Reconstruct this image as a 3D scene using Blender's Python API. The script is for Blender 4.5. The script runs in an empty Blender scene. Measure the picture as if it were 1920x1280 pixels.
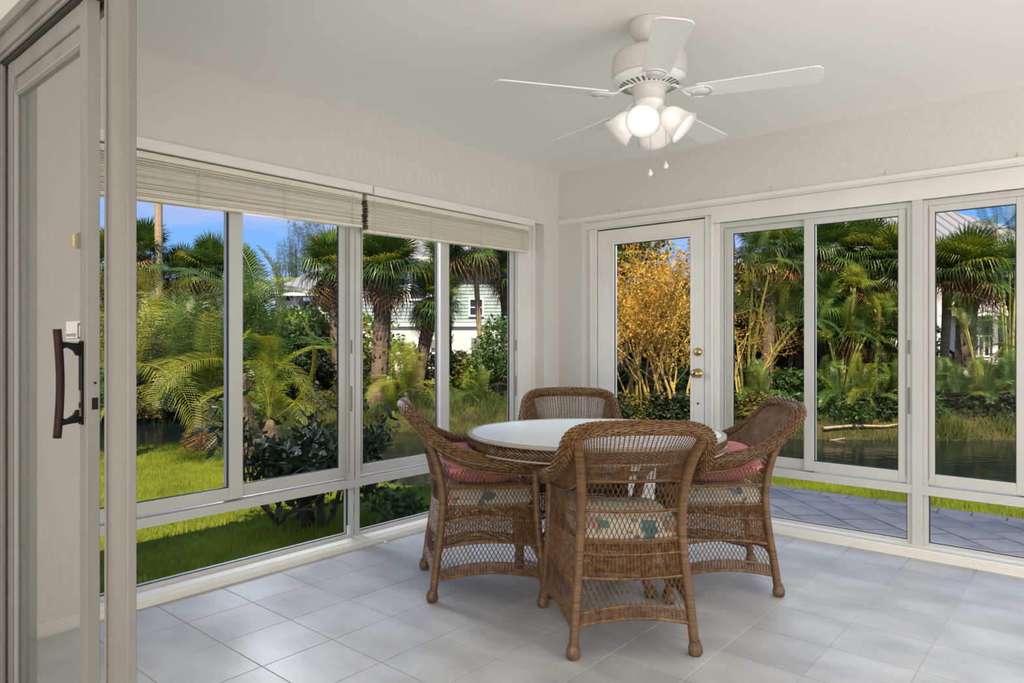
import bpy, math, random
import numpy as np
from mathutils import Vector, Matrix, Quaternion
random.seed(7); rng = np.random.default_rng(7)
PI = math.pi
S = bpy.context.scene
COL = S.collection
# ------------------------------------------------------------------ camera
TH = math.radians(40.55); FPX = 1313.5; HC = 1.2
FW = np.array([-math.sin(TH), math.cos(TH), 0.0]); RT = np.array([math.cos(TH), math.sin(TH), 0.0])
cd = bpy.data.cameras.new('camera'); cam = bpy.data.objects.new('camera', cd); COL.objects.link(cam)
cam.location = (0, 0, HC); cam.rotation_euler = (PI/2, 0, TH)
cd.sensor_width = 36; cd.lens = FPX/1920*36; cd.shift_y = -3/1920; cd.clip_start = 0.02; cd.clip_end = 500
S.camera = cam
XL0, YR0 = -3.45, 4.57
# ------------------------------------------------------------------ world, sun, fill, exposure
SKY_STRENGTH = 1.3; SUN = 8.8; FILL = 100.0; SIDE = 50.0; EAVE = 40.0; BULB = .065
S.view_settings.view_transform = 'Standard'; S.view_settings.look = 'None'
S.view_settings.exposure = 0.12; S.view_settings.gamma = 1.0
try: S.view_settings.use_curve_mapping = False
except Exception: pass
w = bpy.data.worlds.new('sky'); S.world = w; w.use_nodes = True
nt = w.node_tree; nt.nodes.clear()
def N(nt, t, **k):
    n = nt.nodes.new(t)
    for a, b in k.items(): setattr(n, a, b)
    return n
def ramp(nt, stops, interp='LINEAR'):
    r = nt.nodes.new('ShaderNodeValToRGB'); r.color_ramp.interpolation = interp
    while len(r.color_ramp.elements) > 1: r.color_ramp.elements.remove(r.color_ramp.elements[-1])
    for i, (p, c) in enumerate(stops):
        e = r.color_ramp.elements[0] if i == 0 else r.color_ramp.elements.new(p)
        e.position = p; e.color = tuple(c)+(1,) if len(c) == 3 else c
    return r
out = N(nt, 'ShaderNodeOutputWorld'); bg = N(nt, 'ShaderNodeBackground'); bg.inputs[1].default_value = SKY_STRENGTH
tc = N(nt, 'ShaderNodeTexCoord'); sx = N(nt, 'ShaderNodeSeparateXYZ')
nt.links.new(tc.outputs['Generated'], sx.inputs[0])
rp = ramp(nt, [(0.0, (.32, .50, .72)), (.10, (.19, .40, .76)), (.22, (.12, .30, .68)), (1.0, (.06, .17, .50))])
nt.links.new(sx.outputs['Z'], rp.inputs[0])
mp = N(nt, 'ShaderNodeMapping'); mp.inputs['Scale'].default_value = (2.0, 2.0, 9.0); mp.inputs['Location'].default_value = (0.3, .1, .45)
nt.links.new(tc.outputs['Generated'], mp.inputs[0])
no = N(nt, 'ShaderNodeTexNoise'); no.inputs['Scale'].default_value = 1.3; no.inputs['Detail'].default_value = 6
nt.links.new(mp.outputs[0], no.inputs['Vector'])
cr = ramp(nt, [(.42, (0, 0, 0)), (.60, (.85, .85, .85))]); nt.links.new(no.outputs[0], cr.inputs[0])
mx = N(nt, 'ShaderNodeMix', data_type='RGBA'); nt.links.new(cr.outputs[0], mx.inputs[0])
nt.links.new(rp.outputs[0], mx.inputs[6]); mx.inputs[7].default_value = (.42, .44, .66, 1)
nt.links.new(mx.outputs[2], bg.inputs[0]); nt.links.new(bg.outputs[0], out.inputs[0])
sl = bpy.data.lights.new('sun', 'SUN'); so = bpy.data.objects.new('sun', sl); COL.objects.link(so)
sl.energy = SUN; sl.color = (1.0, .83, .58); sl.angle = math.radians(.6)
sd = Vector((FW[0]*math.cos(math.radians(55)), FW[1]*math.cos(math.radians(55)), -math.sin(math.radians(55))))
so.rotation_euler = sd.to_track_quat('-Z', 'Y').to_euler()
# added fill lamp, unseen behind the camera, lifting walls and ceiling
al = bpy.data.lights.new('living_room_fill', 'AREA'); ao = bpy.data.objects.new('living_room_fill', al); COL.objects.link(ao)
al.shape = 'RECTANGLE'; al.size = 4.4; al.size_y = 1.5; al.energy = FILL; al.color = (1.0, .965, .915)
ao.location = (.3, -1.9, .85); ao.rotation_euler = (PI/2, 0, PI)
ao.rotation_euler = Vector((-.2, 1, .35)).to_track_quat('-Z', 'Y').to_euler()
# added fill lamp in front of the solid right-end wall, out of view
al2 = bpy.data.lights.new('side_fill', 'AREA'); ao2 = bpy.data.objects.new('side_fill', al2); COL.objects.link(ao2)
al2.shape = 'RECTANGLE'; al2.size = 3.2; al2.size_y = 1.8; al2.energy = SIDE; al2.color = (1.0, .975, .935)
ao2.location = (1.84, 2.5, 1.25); ao2.rotation_euler = Vector((-1, 0, 0)).to_track_quat('-Z', 'Y').to_euler()

# added unseen lamps under both eaves, brightening the floor near the windows
for nm_, lc, dr, sz in (('eave_fill_left', (XL0-.75, 2.6, 2.42), (1, 0, -.5), 3.2), ('eave_fill_right', (-1.0, YR0+.75, 2.42), (0, -1, -.72), 4.2)):
    l_ = bpy.data.lights.new(nm_, 'AREA'); o_ = bpy.data.objects.new(nm_, l_); COL.objects.link(o_)
    l_.shape = 'RECTANGLE'; l_.size = sz; l_.size_y = .45; l_.energy = EAVE*sz/3.2*(.7 if 'right' in nm_ else 1); l_.color = (.90, .95, 1.0); l_.spread = math.radians(120)
    o_.location = lc; o_.rotation_euler = Vector(dr).to_track_quat('-Z', 'Y' if 'left' not in nm_ else 'X').to_euler()
    if 'left' in nm_: l_.size, l_.size_y = sz, .45
# ------------------------------------------------------------------ helpers
def at(px, D): 
    p = FW*D + RT*((px-960)/FPX*D); return float(p[0]), float(p[1])
def zat(py, D): return HC + (637-py)/FPX*D
class MB:
    def __init__(s): s.v = []; s.f = []
    def add(s, vs, fs):
        o = len(s.v); s.v.extend([tuple(map(float, p)) for p in vs]); s.f.extend([tuple(i+o for i in q) for q in fs]); return s
    def box(s, a, b, M=None):
        x0, y0, z0 = a; x1, y1, z1 = b
        if x0 > x1: x0, x1 = x1, x0
        if y0 > y1: y0, y1 = y1, y0
        if z0 > z1: z0, z1 = z1, z0
        v = [(x0,y0,z0),(x1,y0,z0),(x1,y1,z0),(x0,y1,z0),(x0,y0,z1),(x1,y0,z1),(x1,y1,z1),(x0,y1,z1)]
        if M is not None: v = [tuple(M @ Vector(p)) for p in v]
        return s.add(v, [(0,3,2,1),(4,5,6,7),(0,1,5,4),(1,2,6,5),(2,3,7,6),(3,0,4,7)])
    def tube(s, pts, r, n=8, cap=True, flat=None, twist=0):
        pts = np.array(pts, float); m = len(pts)
        rr = np.full(m, r, float) if np.isscalar(r) else np.array(r, float)
        T = np.gradient(pts, axis=0); T /= np.linalg.norm(T, axis=1)[:, None]+1e-12
        up = np.array([0, 0, 1.0]) if abs(T[0][2]) < .9 else np.array([1.0, 0, 0])
        A = np.cross(T[0], up); A /= np.linalg.norm(A)
        V = []
        for i in range(m):
            A = A - T[i]*A.dot(T[i]); A /= np.linalg.norm(A)+1e-12
            B = np.cross(T[i], A)
            for k in range(n):
                a = 2*PI*k/n + twist*i
                ca, sa = math.cos(a), math.sin(a)
                V.append(pts[i]+rr[i]*(A*ca+B*sa*(flat or 1)))
        Fs = []
        for i in range(m-1):
            for k in range(n):
                k2 = (k+1) % n
                Fs.append((i*n+k, i*n+k2, (i+1)*n+k2, (i+1)*n+k))
        if cap: Fs.append(tuple(range(n-1, -1, -1))); Fs.append(tuple((m-1)*n+k for k in range(n)))
        return s.add(V, Fs)
    def lathe(s, prof, n=24, c=(0,0,0), M=None, close=False):
        V = []; m = len(prof)
        for r, z in prof:
            for k in range(n):
                a = 2*PI*k/n; p = Vector((c[0]+r*math.cos(a), c[1]+r*math.sin(a), c[2]+z))
                if M is not None: p = M @ p
                V.append(tuple(p))
        Fs = [(i*n+k, i*n+(k+1)%n, (i+1)*n+(k+1)%n, (i+1)*n+k) for i in range(m-1) for k in range(n)]
        if prof[0][0] > 1e-6 and not close: Fs.append(tuple(range(n-1,-1,-1)))
        if prof[-1][0] > 1e-6 and not close: Fs.append(tuple((m-1)*n+k for k in range(n)))
        return s.add(V, Fs)
    def build(s, name, m, parent=None, smooth=False, label=None):
        me = bpy.data.meshes.new(name); me.from_pydata(s.v, [], s.f); me.update()
        if smooth: me.shade_smooth() if hasattr(me, 'shade_smooth') else me.polygons.foreach_set('use_smooth', [True]*len(me.polygons))
        o = bpy.data.objects.new(name, me); COL.objects.link(o)
        if m is not None: me.materials.append(m)
        if parent is not None: o.parent = parent
        if label: o['label'] = label
        return o
def bevel(o, wd=.004, seg=2):
    b = o.modifiers.new('bevel', 'BEVEL'); b.width = wd; b.segments = seg; b.limit_method = 'ANGLE'; return o
def tag(o, label=None, cat=None, group=None, kind=None):
    if label: o['label'] = label
    if cat: o['category'] = cat
    if group: o['group'] = group
    if kind: o['kind'] = kind
    return o
def thing(name, label, cat, loc=(0,0,0), rz=0, group=None):
    o = bpy.data.objects.new(name, None); COL.objects.link(o); o.location = loc; o.rotation_euler = (0,0,rz)
    o.empty_display_size = .1
    return tag(o, label, cat, group)
def struct(o): o['kind'] = 'structure'; return o
def instance(src, parent=None, loc=None, rot=None, sc=None):
    o = src.copy(); COL.objects.link(o)
    if parent is not None: o.parent = parent
    if loc is not None: o.location = loc
    if rot is not None: o.rotation_euler = rot
    if sc is not None: o.scale = (sc,)*3 if np.isscalar(sc) else sc
    return o
def meshobj(name, me, parent=None, loc=(0,0,0), rot=(0,0,0), sc=1):
    o = bpy.data.objects.new(name, me); COL.objects.link(o)
    if parent is not None: o.parent = parent
    o.location = loc; o.rotation_euler = rot; o.scale = (sc,)*3 if np.isscalar(sc) else sc
    return o
def copy_tree(o, parent=None):
    c = o.copy(); COL.objects.link(c)
    if parent is not None: c.parent = parent
    for ch in list(o.children): copy_tree(ch, c)
    return c
# ------------------------------------------------------------------ materials
def mat(name, col, rough=.5, col2=None, nscale=8, nstretch=(1,1,1), bump=0, bscale=40, bstretch=(1,1,1), metal=0, spec=.5,
        rnd=0, transl=0, contrast=(.35,.65), detail=4, coat=0, world=False):
    m = bpy.data.materials.new(name); m.use_nodes = True; t = m.node_tree; p = t.nodes['Principled BSDF']; L = t.links.new
    p.inputs['Roughness'].default_value = rough; p.inputs['Metallic'].default_value = metal
    p.inputs['Specular IOR Level'].default_value = spec; p.inputs['Coat Weight'].default_value = coat
    c = tuple(col)+(1,); p.inputs['Base Color'].default_value = c
    tcn = N(t, 'ShaderNodeTexCoord'); src = None
    if col2 is not None:
        mpp = N(t, 'ShaderNodeMapping'); mpp.inputs['Scale'].default_value = nstretch; L(N(t, 'ShaderNodeNewGeometry').outputs['Position'] if world else tcn.outputs['Object'], mpp.inputs[0])
        nn = N(t, 'ShaderNodeTexNoise'); nn.inputs['Scale'].default_value = nscale; nn.inputs['Detail'].default_value = detail; L(mpp.outputs[0], nn.inputs['Vector'])
        rr = ramp(t, [(contrast[0], col), (contrast[1], col2)]); L(nn.outputs[0], rr.inputs[0]); src = rr.outputs[0]
    if rnd:
        oi = N(t, 'ShaderNodeObjectInfo'); mm = N(t, 'ShaderNodeMapRange'); L(oi.outputs['Random'], mm.inputs[0])
        mm.inputs[3].default_value = 1-rnd; mm.inputs[4].default_value = 1+rnd
        hv = N(t, 'ShaderNodeHueSaturation'); L(mm.outputs[0], hv.inputs['Value'])
        if src is not None: L(src, hv.inputs['Color'])
        else: hv.inputs['Color'].default_value = c
        src = hv.outputs[0]
    if src is not None: L(src, p.inputs['Base Color'])
    if bump:
        mp2 = N(t, 'ShaderNodeMapping'); mp2.inputs['Scale'].default_value = bstretch; L(tcn.outputs['Object'], mp2.inputs[0])
        n2 = N(t, 'ShaderNodeTexNoise'); n2.inputs['Scale'].default_value = bscale; n2.inputs['Detail'].default_value = 5; L(mp2.outputs[0], n2.inputs['Vector'])
        bb = N(t, 'ShaderNodeBump'); bb.inputs['Strength'].default_value = bump; bb.inputs['Distance'].default_value = .01; L(n2.outputs[0], bb.inputs['Height']); L(bb.outputs[0], p.inputs['Normal'])
    if transl:
        tr = N(t, 'ShaderNodeBsdfTranslucent'); mxx = N(t, 'ShaderNodeMixShader'); mxx.inputs[0].default_value = transl
        if src is not None: L(src, tr.inputs[0])
        else: tr.inputs[0].default_value = c
        L(p.outputs[0], mxx.inputs[1]); L(tr.outputs[0], mxx.inputs[2]); L(mxx.outputs[0], t.nodes['Material Output'].inputs[0])
    return m
M = {}
M['wall'] = mat('stucco paint', (.69,.67,.62), .85, bump=1.0, bscale=26, bstretch=(1,1,.4), spec=.2)
M['wall_s'] = mat('fine stucco paint', (.67,.65,.60), .85, bump=.45, bscale=60, spec=.2)
M['ceil'] = mat('ceiling paint', (.89,.87,.835), .9, spec=.1, bump=.05, bscale=30)
M['alu'] = mat('white aluminium', (.62,.61,.575), .42, (.58,.57,.535), 3, (1,1,1))
M['alu2'] = mat('aged aluminium', (.255,.247,.218), .5, (.205,.197,.17), 2.5, (3,3,.3))
M['trim'] = mat('white trim paint', (.82,.80,.75), .5, (.78,.76,.71), 4)
M['curb'] = mat('curb paint', (.88,.85,.77), .6)
M['track'] = mat('dark gap', (.04,.035,.03), .7)
M['groove'] = mat('frame groove', (.30,.29,.27), .6)
M['gasket'] = mat('black gasket', (.015,.015,.017), .6)
M['tile'] = mat('grey porcelain', (.40,.398,.395), .40, (.58,.577,.57), 3.2, (1,1.7,1), bump=.04, bscale=50, rnd=.05, contrast=(.3,.7), detail=9, world=True)
M['grout'] = mat('pale grout', (.70,.69,.67), .8)
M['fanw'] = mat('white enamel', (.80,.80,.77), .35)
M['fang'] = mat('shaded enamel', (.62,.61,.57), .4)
M['blade'] = mat('white blade laminate', (.80,.79,.76), .45)
M['slit'] = mat('vent slit', (.16,.16,.15), .6)
M['bead'] = mat('silver bead chain', (.6,.6,.58), .3, metal=.7)
M['brass'] = mat('aged brass', (.62,.47,.20), .25, (.50,.36,.14), 12, metal=1)
M['slat'] = mat('cream blind slat', (.82,.76,.63), .5, (.74,.68,.55), 4, (1,.4,14))
M['slatend'] = mat('brown slat ends', (.10,.05,.028), .7, (.16,.08,.045), 60)
M['cord'] = mat('white cord', (.72,.70,.65), .7)
M['wicker'] = mat('honey wicker', (.10,.045,.016), .36, (.26,.135,.050), 55, (1,1,1), bump=.2, bscale=160, contrast=(.36,.66))
M['wicker2'] = mat('wrapped cane', (.085,.038,.013), .36, (.22,.110,.038), 6, (1,1,22), bump=.25, bscale=12, bstretch=(1,1,30), contrast=(.3,.7))
M['wdark'] = mat('dark wicker strand', (.07,.030,.011), .42, (.18,.09,.035), 20)
M['braid'] = mat('olive brown braid', (.07,.036,.014), .42, (.20,.115,.05), 30)
M['rim'] = mat('taupe table rim', (.42,.38,.31), .35)
M['handwood'] = mat('dark red wood', (.016,.005,.004), .55, (.035,.012,.008), 10, (8,8,1), spec=.2)
M['black'] = mat('black cast metal', (.006,.006,.006), .6, spec=.15)
M['pink'] = mat('dusty pink fabric', (.50,.17,.16), .9, (.60,.26,.24), 14, bump=.15, bscale=250, spec=.1)
M['paper'] = mat('sticker', (.62,.62,.60), .5)
M['ink'] = mat('print ink', (.10,.10,.11), .6)
M['steel'] = mat('steel latch', (.45,.42,.36), .3, metal=.8)
M['extwall'] = mat('exterior stucco', (.55,.52,.45), .9)
def floral():
    m = bpy.data.materials.new('floral cushion fabric'); m.use_nodes = True; t = m.node_tree; L = t.links.new; p = t.nodes['Principled BSDF']
    p.inputs['Roughness'].default_value = .9; p.inputs['Specular IOR Level'].default_value = .15
    c = N(t, 'ShaderNodeTexCoord'); last = None; base = (.72,.68,.56,1)
    for sc, th, colr in ((6, .60, (.12,.24,.27)), (5, .64, (.66,.36,.28)), (9, .64, (.20,.30,.16)), (8, .64, (.30,.42,.48))):
        mpp = N(t, 'ShaderNodeMapping'); mpp.inputs['Location'].default_value = (sc*1.7, sc*.6, sc); L(c.outputs['Object'], mpp.inputs[0])
        n = N(t, 'ShaderNodeTexNoise'); n.inputs['Scale'].default_value = sc*1.6; n.inputs['Detail'].default_value = 2.5; L(mpp.outputs[0], n.inputs['Vector'])
        r = ramp(t, [(th, (0,0,0)), (th+.03, (1,1,1))]); L(n.outputs[0], r.inputs[0])
        x = N(t, 'ShaderNodeMix', data_type='RGBA'); L(r.outputs[0], x.inputs[0])
        if last is None: x.inputs[6].default_value = base
        else: L(last, x.inputs[6])
        x.inputs[7].default_value = colr+(1,); last = x.outputs[2]
    L(last, p.inputs['Base Color']); return m
M['floral'] = floral()
def glassmat(name, tint=(1,1,1), refl=1.0, rough=0.0, ior=1.45):
    m = bpy.data.materials.new(name); m.use_nodes = True; t = m.node_tree; t.nodes.clear(); L = t.links.new
    o = N(t, 'ShaderNodeOutputMaterial'); x = N(t, 'ShaderNodeMixShader'); tr = N(t, 'ShaderNodeBsdfTransparent'); g = N(t, 'ShaderNodeBsdfGlossy')
    fr = N(t, 'ShaderNodeFresnel'); fr.inputs[0].default_value = ior; mu = N(t, 'ShaderNodeMath', operation='MULTIPLY'); mu.inputs[1].default_value = refl
    geo = N(t, 'ShaderNodeNewGeometry'); ix = N(t, 'ShaderNodeMath', operation='SUBTRACT'); ix.inputs[0].default_value = ior
    dd = N(t, 'ShaderNodeMath', operation='MULTIPLY_ADD'); L(geo.outputs['Backfacing'], dd.inputs[0]); dd.inputs[1].default_value = 1/ior-ior; dd.inputs[2].default_value = ior
    # thin pane: same reflection from both sides
    L(fr.outputs[0], mu.inputs[0]); fr.inputs[0].default_value = ior
    tr.inputs[0].default_value = tuple(tint)+(1,); g.inputs['Roughness'].default_value = rough
    lw = N(t, 'ShaderNodeLayerWeight'); lw.inputs[0].default_value = .12; L(lw.outputs['Fresnel'], mu.inputs[0])
    L(mu.outputs[0], x.inputs[0]); L(tr.outputs[0], x.inputs[1]); L(g.outputs[0], x.inputs[2]); L(x.outputs[0], o.inputs[0]); return m
M['glass'] = glassmat('window glass', (.965,.975,.975), .3)
M['doorglass'] = glassmat('sliding door glass', (.97,.975,.96), .35)
def shadeglass():
    m = bpy.data.materials.new('frosted alabaster glass'); m.use_nodes = True; t = m.node_tree; t.nodes.clear(); L = t.links.new
    o = N(t, 'ShaderNodeOutputMaterial'); x = N(t, 'ShaderNodeMixShader'); x.inputs[0].default_value = .22
    x2 = N(t, 'ShaderNodeMixShader'); x2.inputs[0].default_value = .25
    d = N(t, 'ShaderNodeBsdfDiffuse'); d.inputs[0].default_value = (.85,.83,.82,1); tl = N(t, 'ShaderNodeBsdfTranslucent'); tl.inputs[0].default_value = (.92,.90,.88,1)
    tp = N(t, 'ShaderNodeBsdfTransparent'); tp.inputs[0].default_value = (.9,.88,.88,1)
    L(d.outputs[0], x2.inputs[1]); L(tl.outputs[0], x2.inputs[2]); L(x2.outputs[0], x.inputs[1]); L(tp.outputs[0], x.inputs[2]); L(x.outputs[0], o.inputs[0]); return m
M['shade'] = shadeglass()
def emis(name, c, s):
    m = bpy.data.materials.new(name); m.use_nodes = True; p = m.node_tree.nodes['Principled BSDF']
    p.inputs['Emission Color'].default_value = tuple(c)+(1,); p.inputs['Emission Strength'].default_value = s; p.inputs['Base Color'].default_value = tuple(c)+(1,); return m
M['bulb'] = emis('lit bulb', (1,.96,.88), 5)
M['tabletop'] = mat('frosted tabletop glass', (.80,.87,.88), .30, (.86,.91,.92), 40, bump=.05, bscale=90, spec=.8)  # pale blue base colour stands in for the sky's reflection in the top
# plants
M['palm'] = mat('palm leaf', (.030,.080,.012), .38, (.085,.15,.018), 3, transl=.2, rnd=.4)
M['palmy'] = mat('yellowish palm leaf', (.13,.19,.015), .4, (.30,.30,.02), 3, transl=.28, rnd=.25)
M['palmdead'] = mat('dry palm leaf', (.20,.095,.025), .7, (.30,.16,.05), 3, transl=.2, rnd=.3)
M['trunk'] = mat('fibrous palm trunk', (.10,.07,.045), .9, (.22,.155,.10), 6, (1,1,3), bump=1, bscale=18, bstretch=(1,1,2))
M['trunkl'] = mat('pale smooth trunk', (.42,.31,.20), .8, (.30,.21,.13), 5, (1,1,5), bump=.5, bscale=20)
M['trunkd'] = mat('dark bark', (.035,.028,.02), .9, (.07,.055,.04), 9)
M['cane'] = mat('yellow green cane', (.36,.33,.07), .5, (.22,.25,.05), 3, (1,1,10))
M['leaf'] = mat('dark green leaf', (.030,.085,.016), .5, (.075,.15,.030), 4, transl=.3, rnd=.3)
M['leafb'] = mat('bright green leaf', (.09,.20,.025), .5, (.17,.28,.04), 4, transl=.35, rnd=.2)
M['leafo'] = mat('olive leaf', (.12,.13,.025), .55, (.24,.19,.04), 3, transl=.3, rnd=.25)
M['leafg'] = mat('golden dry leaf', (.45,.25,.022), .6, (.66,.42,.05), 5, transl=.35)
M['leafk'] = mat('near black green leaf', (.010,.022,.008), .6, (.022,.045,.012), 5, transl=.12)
M['twig'] = mat('golden twig', (.56,.38,.10), .7, (.40,.25,.06), 6)
M['pine'] = mat('blue green needle leaf', (.05,.09,.06), .7, (.10,.13,.09), 3, transl=.2)
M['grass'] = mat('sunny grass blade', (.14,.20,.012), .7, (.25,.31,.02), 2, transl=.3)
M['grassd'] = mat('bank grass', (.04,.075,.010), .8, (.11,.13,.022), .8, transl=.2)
M['lawn'] = mat('lawn soil and grass', (.09,.12,.008), .95, (.15,.18,.014), 3, bump=.6, bscale=60, detail=8, spec=.1)
M['mulch'] = mat('bank soil', (.03,.03,.012), .95, (.09,.08,.03), 2, bump=.8, bscale=20, spec=.1)
M['paver'] = mat('blue grey paver', (.38,.34,.30), .8, (.50,.44,.38), 6, bump=.25, bscale=60, rnd=.14)
M['paver_r'] = mat('border paver', (.48,.38,.30), .8, (.56,.46,.38), 6, bump=.25, bscale=60, rnd=.14)
M['sand'] = mat('joint sand', (.03,.03,.032), .95)
M['roofm'] = mat('grey metal roof', (.22,.225,.25), .5, rnd=.03)
M['sidingb'] = mat('blue grey siding', (.36,.45,.46), .7, rnd=.05)
M['sidingw'] = mat('white siding', (.72,.70,.66), .7)
M['yel'] = mat('cream yellow siding', (.62,.54,.33), .7)
M['housew'] = mat('white house trim', (.75,.73,.70), .6)
M['darkwin'] = mat('dark far window', (.03,.04,.05), .15)
M['ac'] = mat('grey metal unit', (.22,.22,.22), .6)
def water():
    m = bpy.data.materials.new('dark pond water'); m.use_nodes = True; t = m.node_tree; p = t.nodes['Principled BSDF']; L = t.links.new
    p.inputs['Base Color'].default_value = (.006,.010,.012,1); p.inputs['Roughness'].default_value = .06; p.inputs['IOR'].default_value = 1.33
    c = N(t, 'ShaderNodeTexCoord'); n = N(t, 'ShaderNodeTexNoise'); n.inputs['Scale'].default_value = 5; n.inputs['Detail'].default_value = 4; L(c.outputs['Object'], n.inputs['Vector'])
    b = N(t, 'ShaderNodeBump'); b.inputs['Strength'].default_value = .25; b.inputs['Distance'].default_value = .03; L(n.outputs[0], b.inputs['Height']); L(b.outputs[0], p.inputs['Normal']); return m
M['water'] = water()

# ================================================================== ROOM SHELL
XL, YR, ZC = -3.29, 4.41, 2.5
XE, YB = 1.9, -3.6     # right end of the room, living-room back wall
# wall_left: header, corner pier, near part
b = MB(); T = .16
b.box((XL-T, .75, 2.08), (XL, YR+T, ZC+.1)); b.box((XL-T, 4.22, -.3), (XL, YR+T, 2.08)); b.box((XL-T, .65, -.3), (XL, 1.07, 2.08)); b.box((XL-T, 1.07, -.3), (XL, 4.22, -.005)); b.box((XL-T, .65, 2.08), (XL, .75, ZC+.1))
struct(b.build('wall_left', M['wall']))
b = MB()
b.box((XL, YR, 2.095), (XE+.1, YR+T, ZC+.1)); b.box((XL, YR, -.3), (-3.07, YR+T, 2.095)); b.box((1.62, YR, -.3), (XE+.1, YR+T, 2.095)); b.box((-3.07, YR, -.3), (1.62, YR+T, -.005))
struct(b.build('wall_right', M['wall_s']))
struct(MB().box((XL-T, YB-.1, ZC), (XE+.1, YR+T, ZC+.12)).build('ceiling', M['ceil']))
struct(MB().box((XL-T-.02, YB-.2, ZC+.12), (XE+.2, YR+T+.02, ZC+.2)).build('roof', M['extwall']))
struct(MB().box((XE, YB-.1, -.3), (XE+.12, YR, ZC+.05)).build('wall_east', M['wall_s']))
struct(MB().box((XL-T, YB-.12, -.3), (XE, YB, ZC+.05)).build('wall_back', M['wall_s']))
struct(MB().box((XL-T, YB, -.3), (XL-.02, .65, ZC+.05)).build('wall_living', M['wall_s']))
YD = .65
b = MB(); b.box((XL-.01, YD-.02, 0), (-2.74, YD+.10, ZC)); b.box((-2.74, YD-.02, 2.17), (XE, YD+.10, ZC))
struct(b.build('wall_front', M['wall_s']))
# floor slab and tiles
fl = struct(MB().box((XL, YB, -.2), (XE, YR+.05, -.0035)).build('floor', M['grout']))
tb = MB().box((-.1513, -.1513, -.004), (.1513, .1513, 0)); tile0 = tb.build('tile', M['tile'], fl); bevel(tile0, .0012, 1)
PX, PY = .3062, .3052
first = True
for i in range(-2, 14):
    for j in range(-2, 10):
        cx = -2.985+PX*(i+.5); cy = 1.36+PY*(j+.5)
        if cx-.15 < XL-.2 or cy+.15 < .78: continue
        if cx-.1513 < XL or cy+.1513 > 4.37:
            x0 = max(cx-.1513, XL+.0); y1 = min(cy+.1513, 4.365)
            if y1-(cy-.1513) < .02 or cx+.1513-x0 < .02: continue
            MB().box((x0, cy-.1513, -.004), (cx+.1513, y1, 0)).build('tile', M['tile'], fl); continue
        if first: tile0.location = (cx, cy, 0); first = False
        else: instance(tile0, None, (cx, cy, 0))
# baseboards / curbs (stepped painted curb the windows stand on)
def wallbox(b, side, u0, u1, z0, z1, d0, d1):
    if side == 'L': b.box((XL-d0, u0, z0), (XL-d1, u1, z1))
    else: b.box((u0, YR+d0, z0), (u1, YR+d1, z1))
    return b
b = MB(); wallbox(b, 'L', 1.07, 4.22, 0, .030, 0, .16); wallbox(b, 'L', 1.07, 4.22, .03, .035, .012, .16); wallbox(b, 'L', 1.07, 4.22, .035, .041, .03, .16)
struct(b.build('baseboard_left', M['curb']))
b = MB(); wallbox(b, 'R', -3.07, 1.62, 0, .030, -.045, .16); wallbox(b, 'R', -3.07, 1.62, .03, .036, -.03, .16); wallbox(b, 'R', -3.07, 1.62, .036, .045, -.01, .16)
struct(b.build('baseboard_right', M['curb']))
struct(MB().box((XL, .76, 0), (XL+.015, 1.07, .058)).build('baseboard_near', M['trim']))

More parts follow.
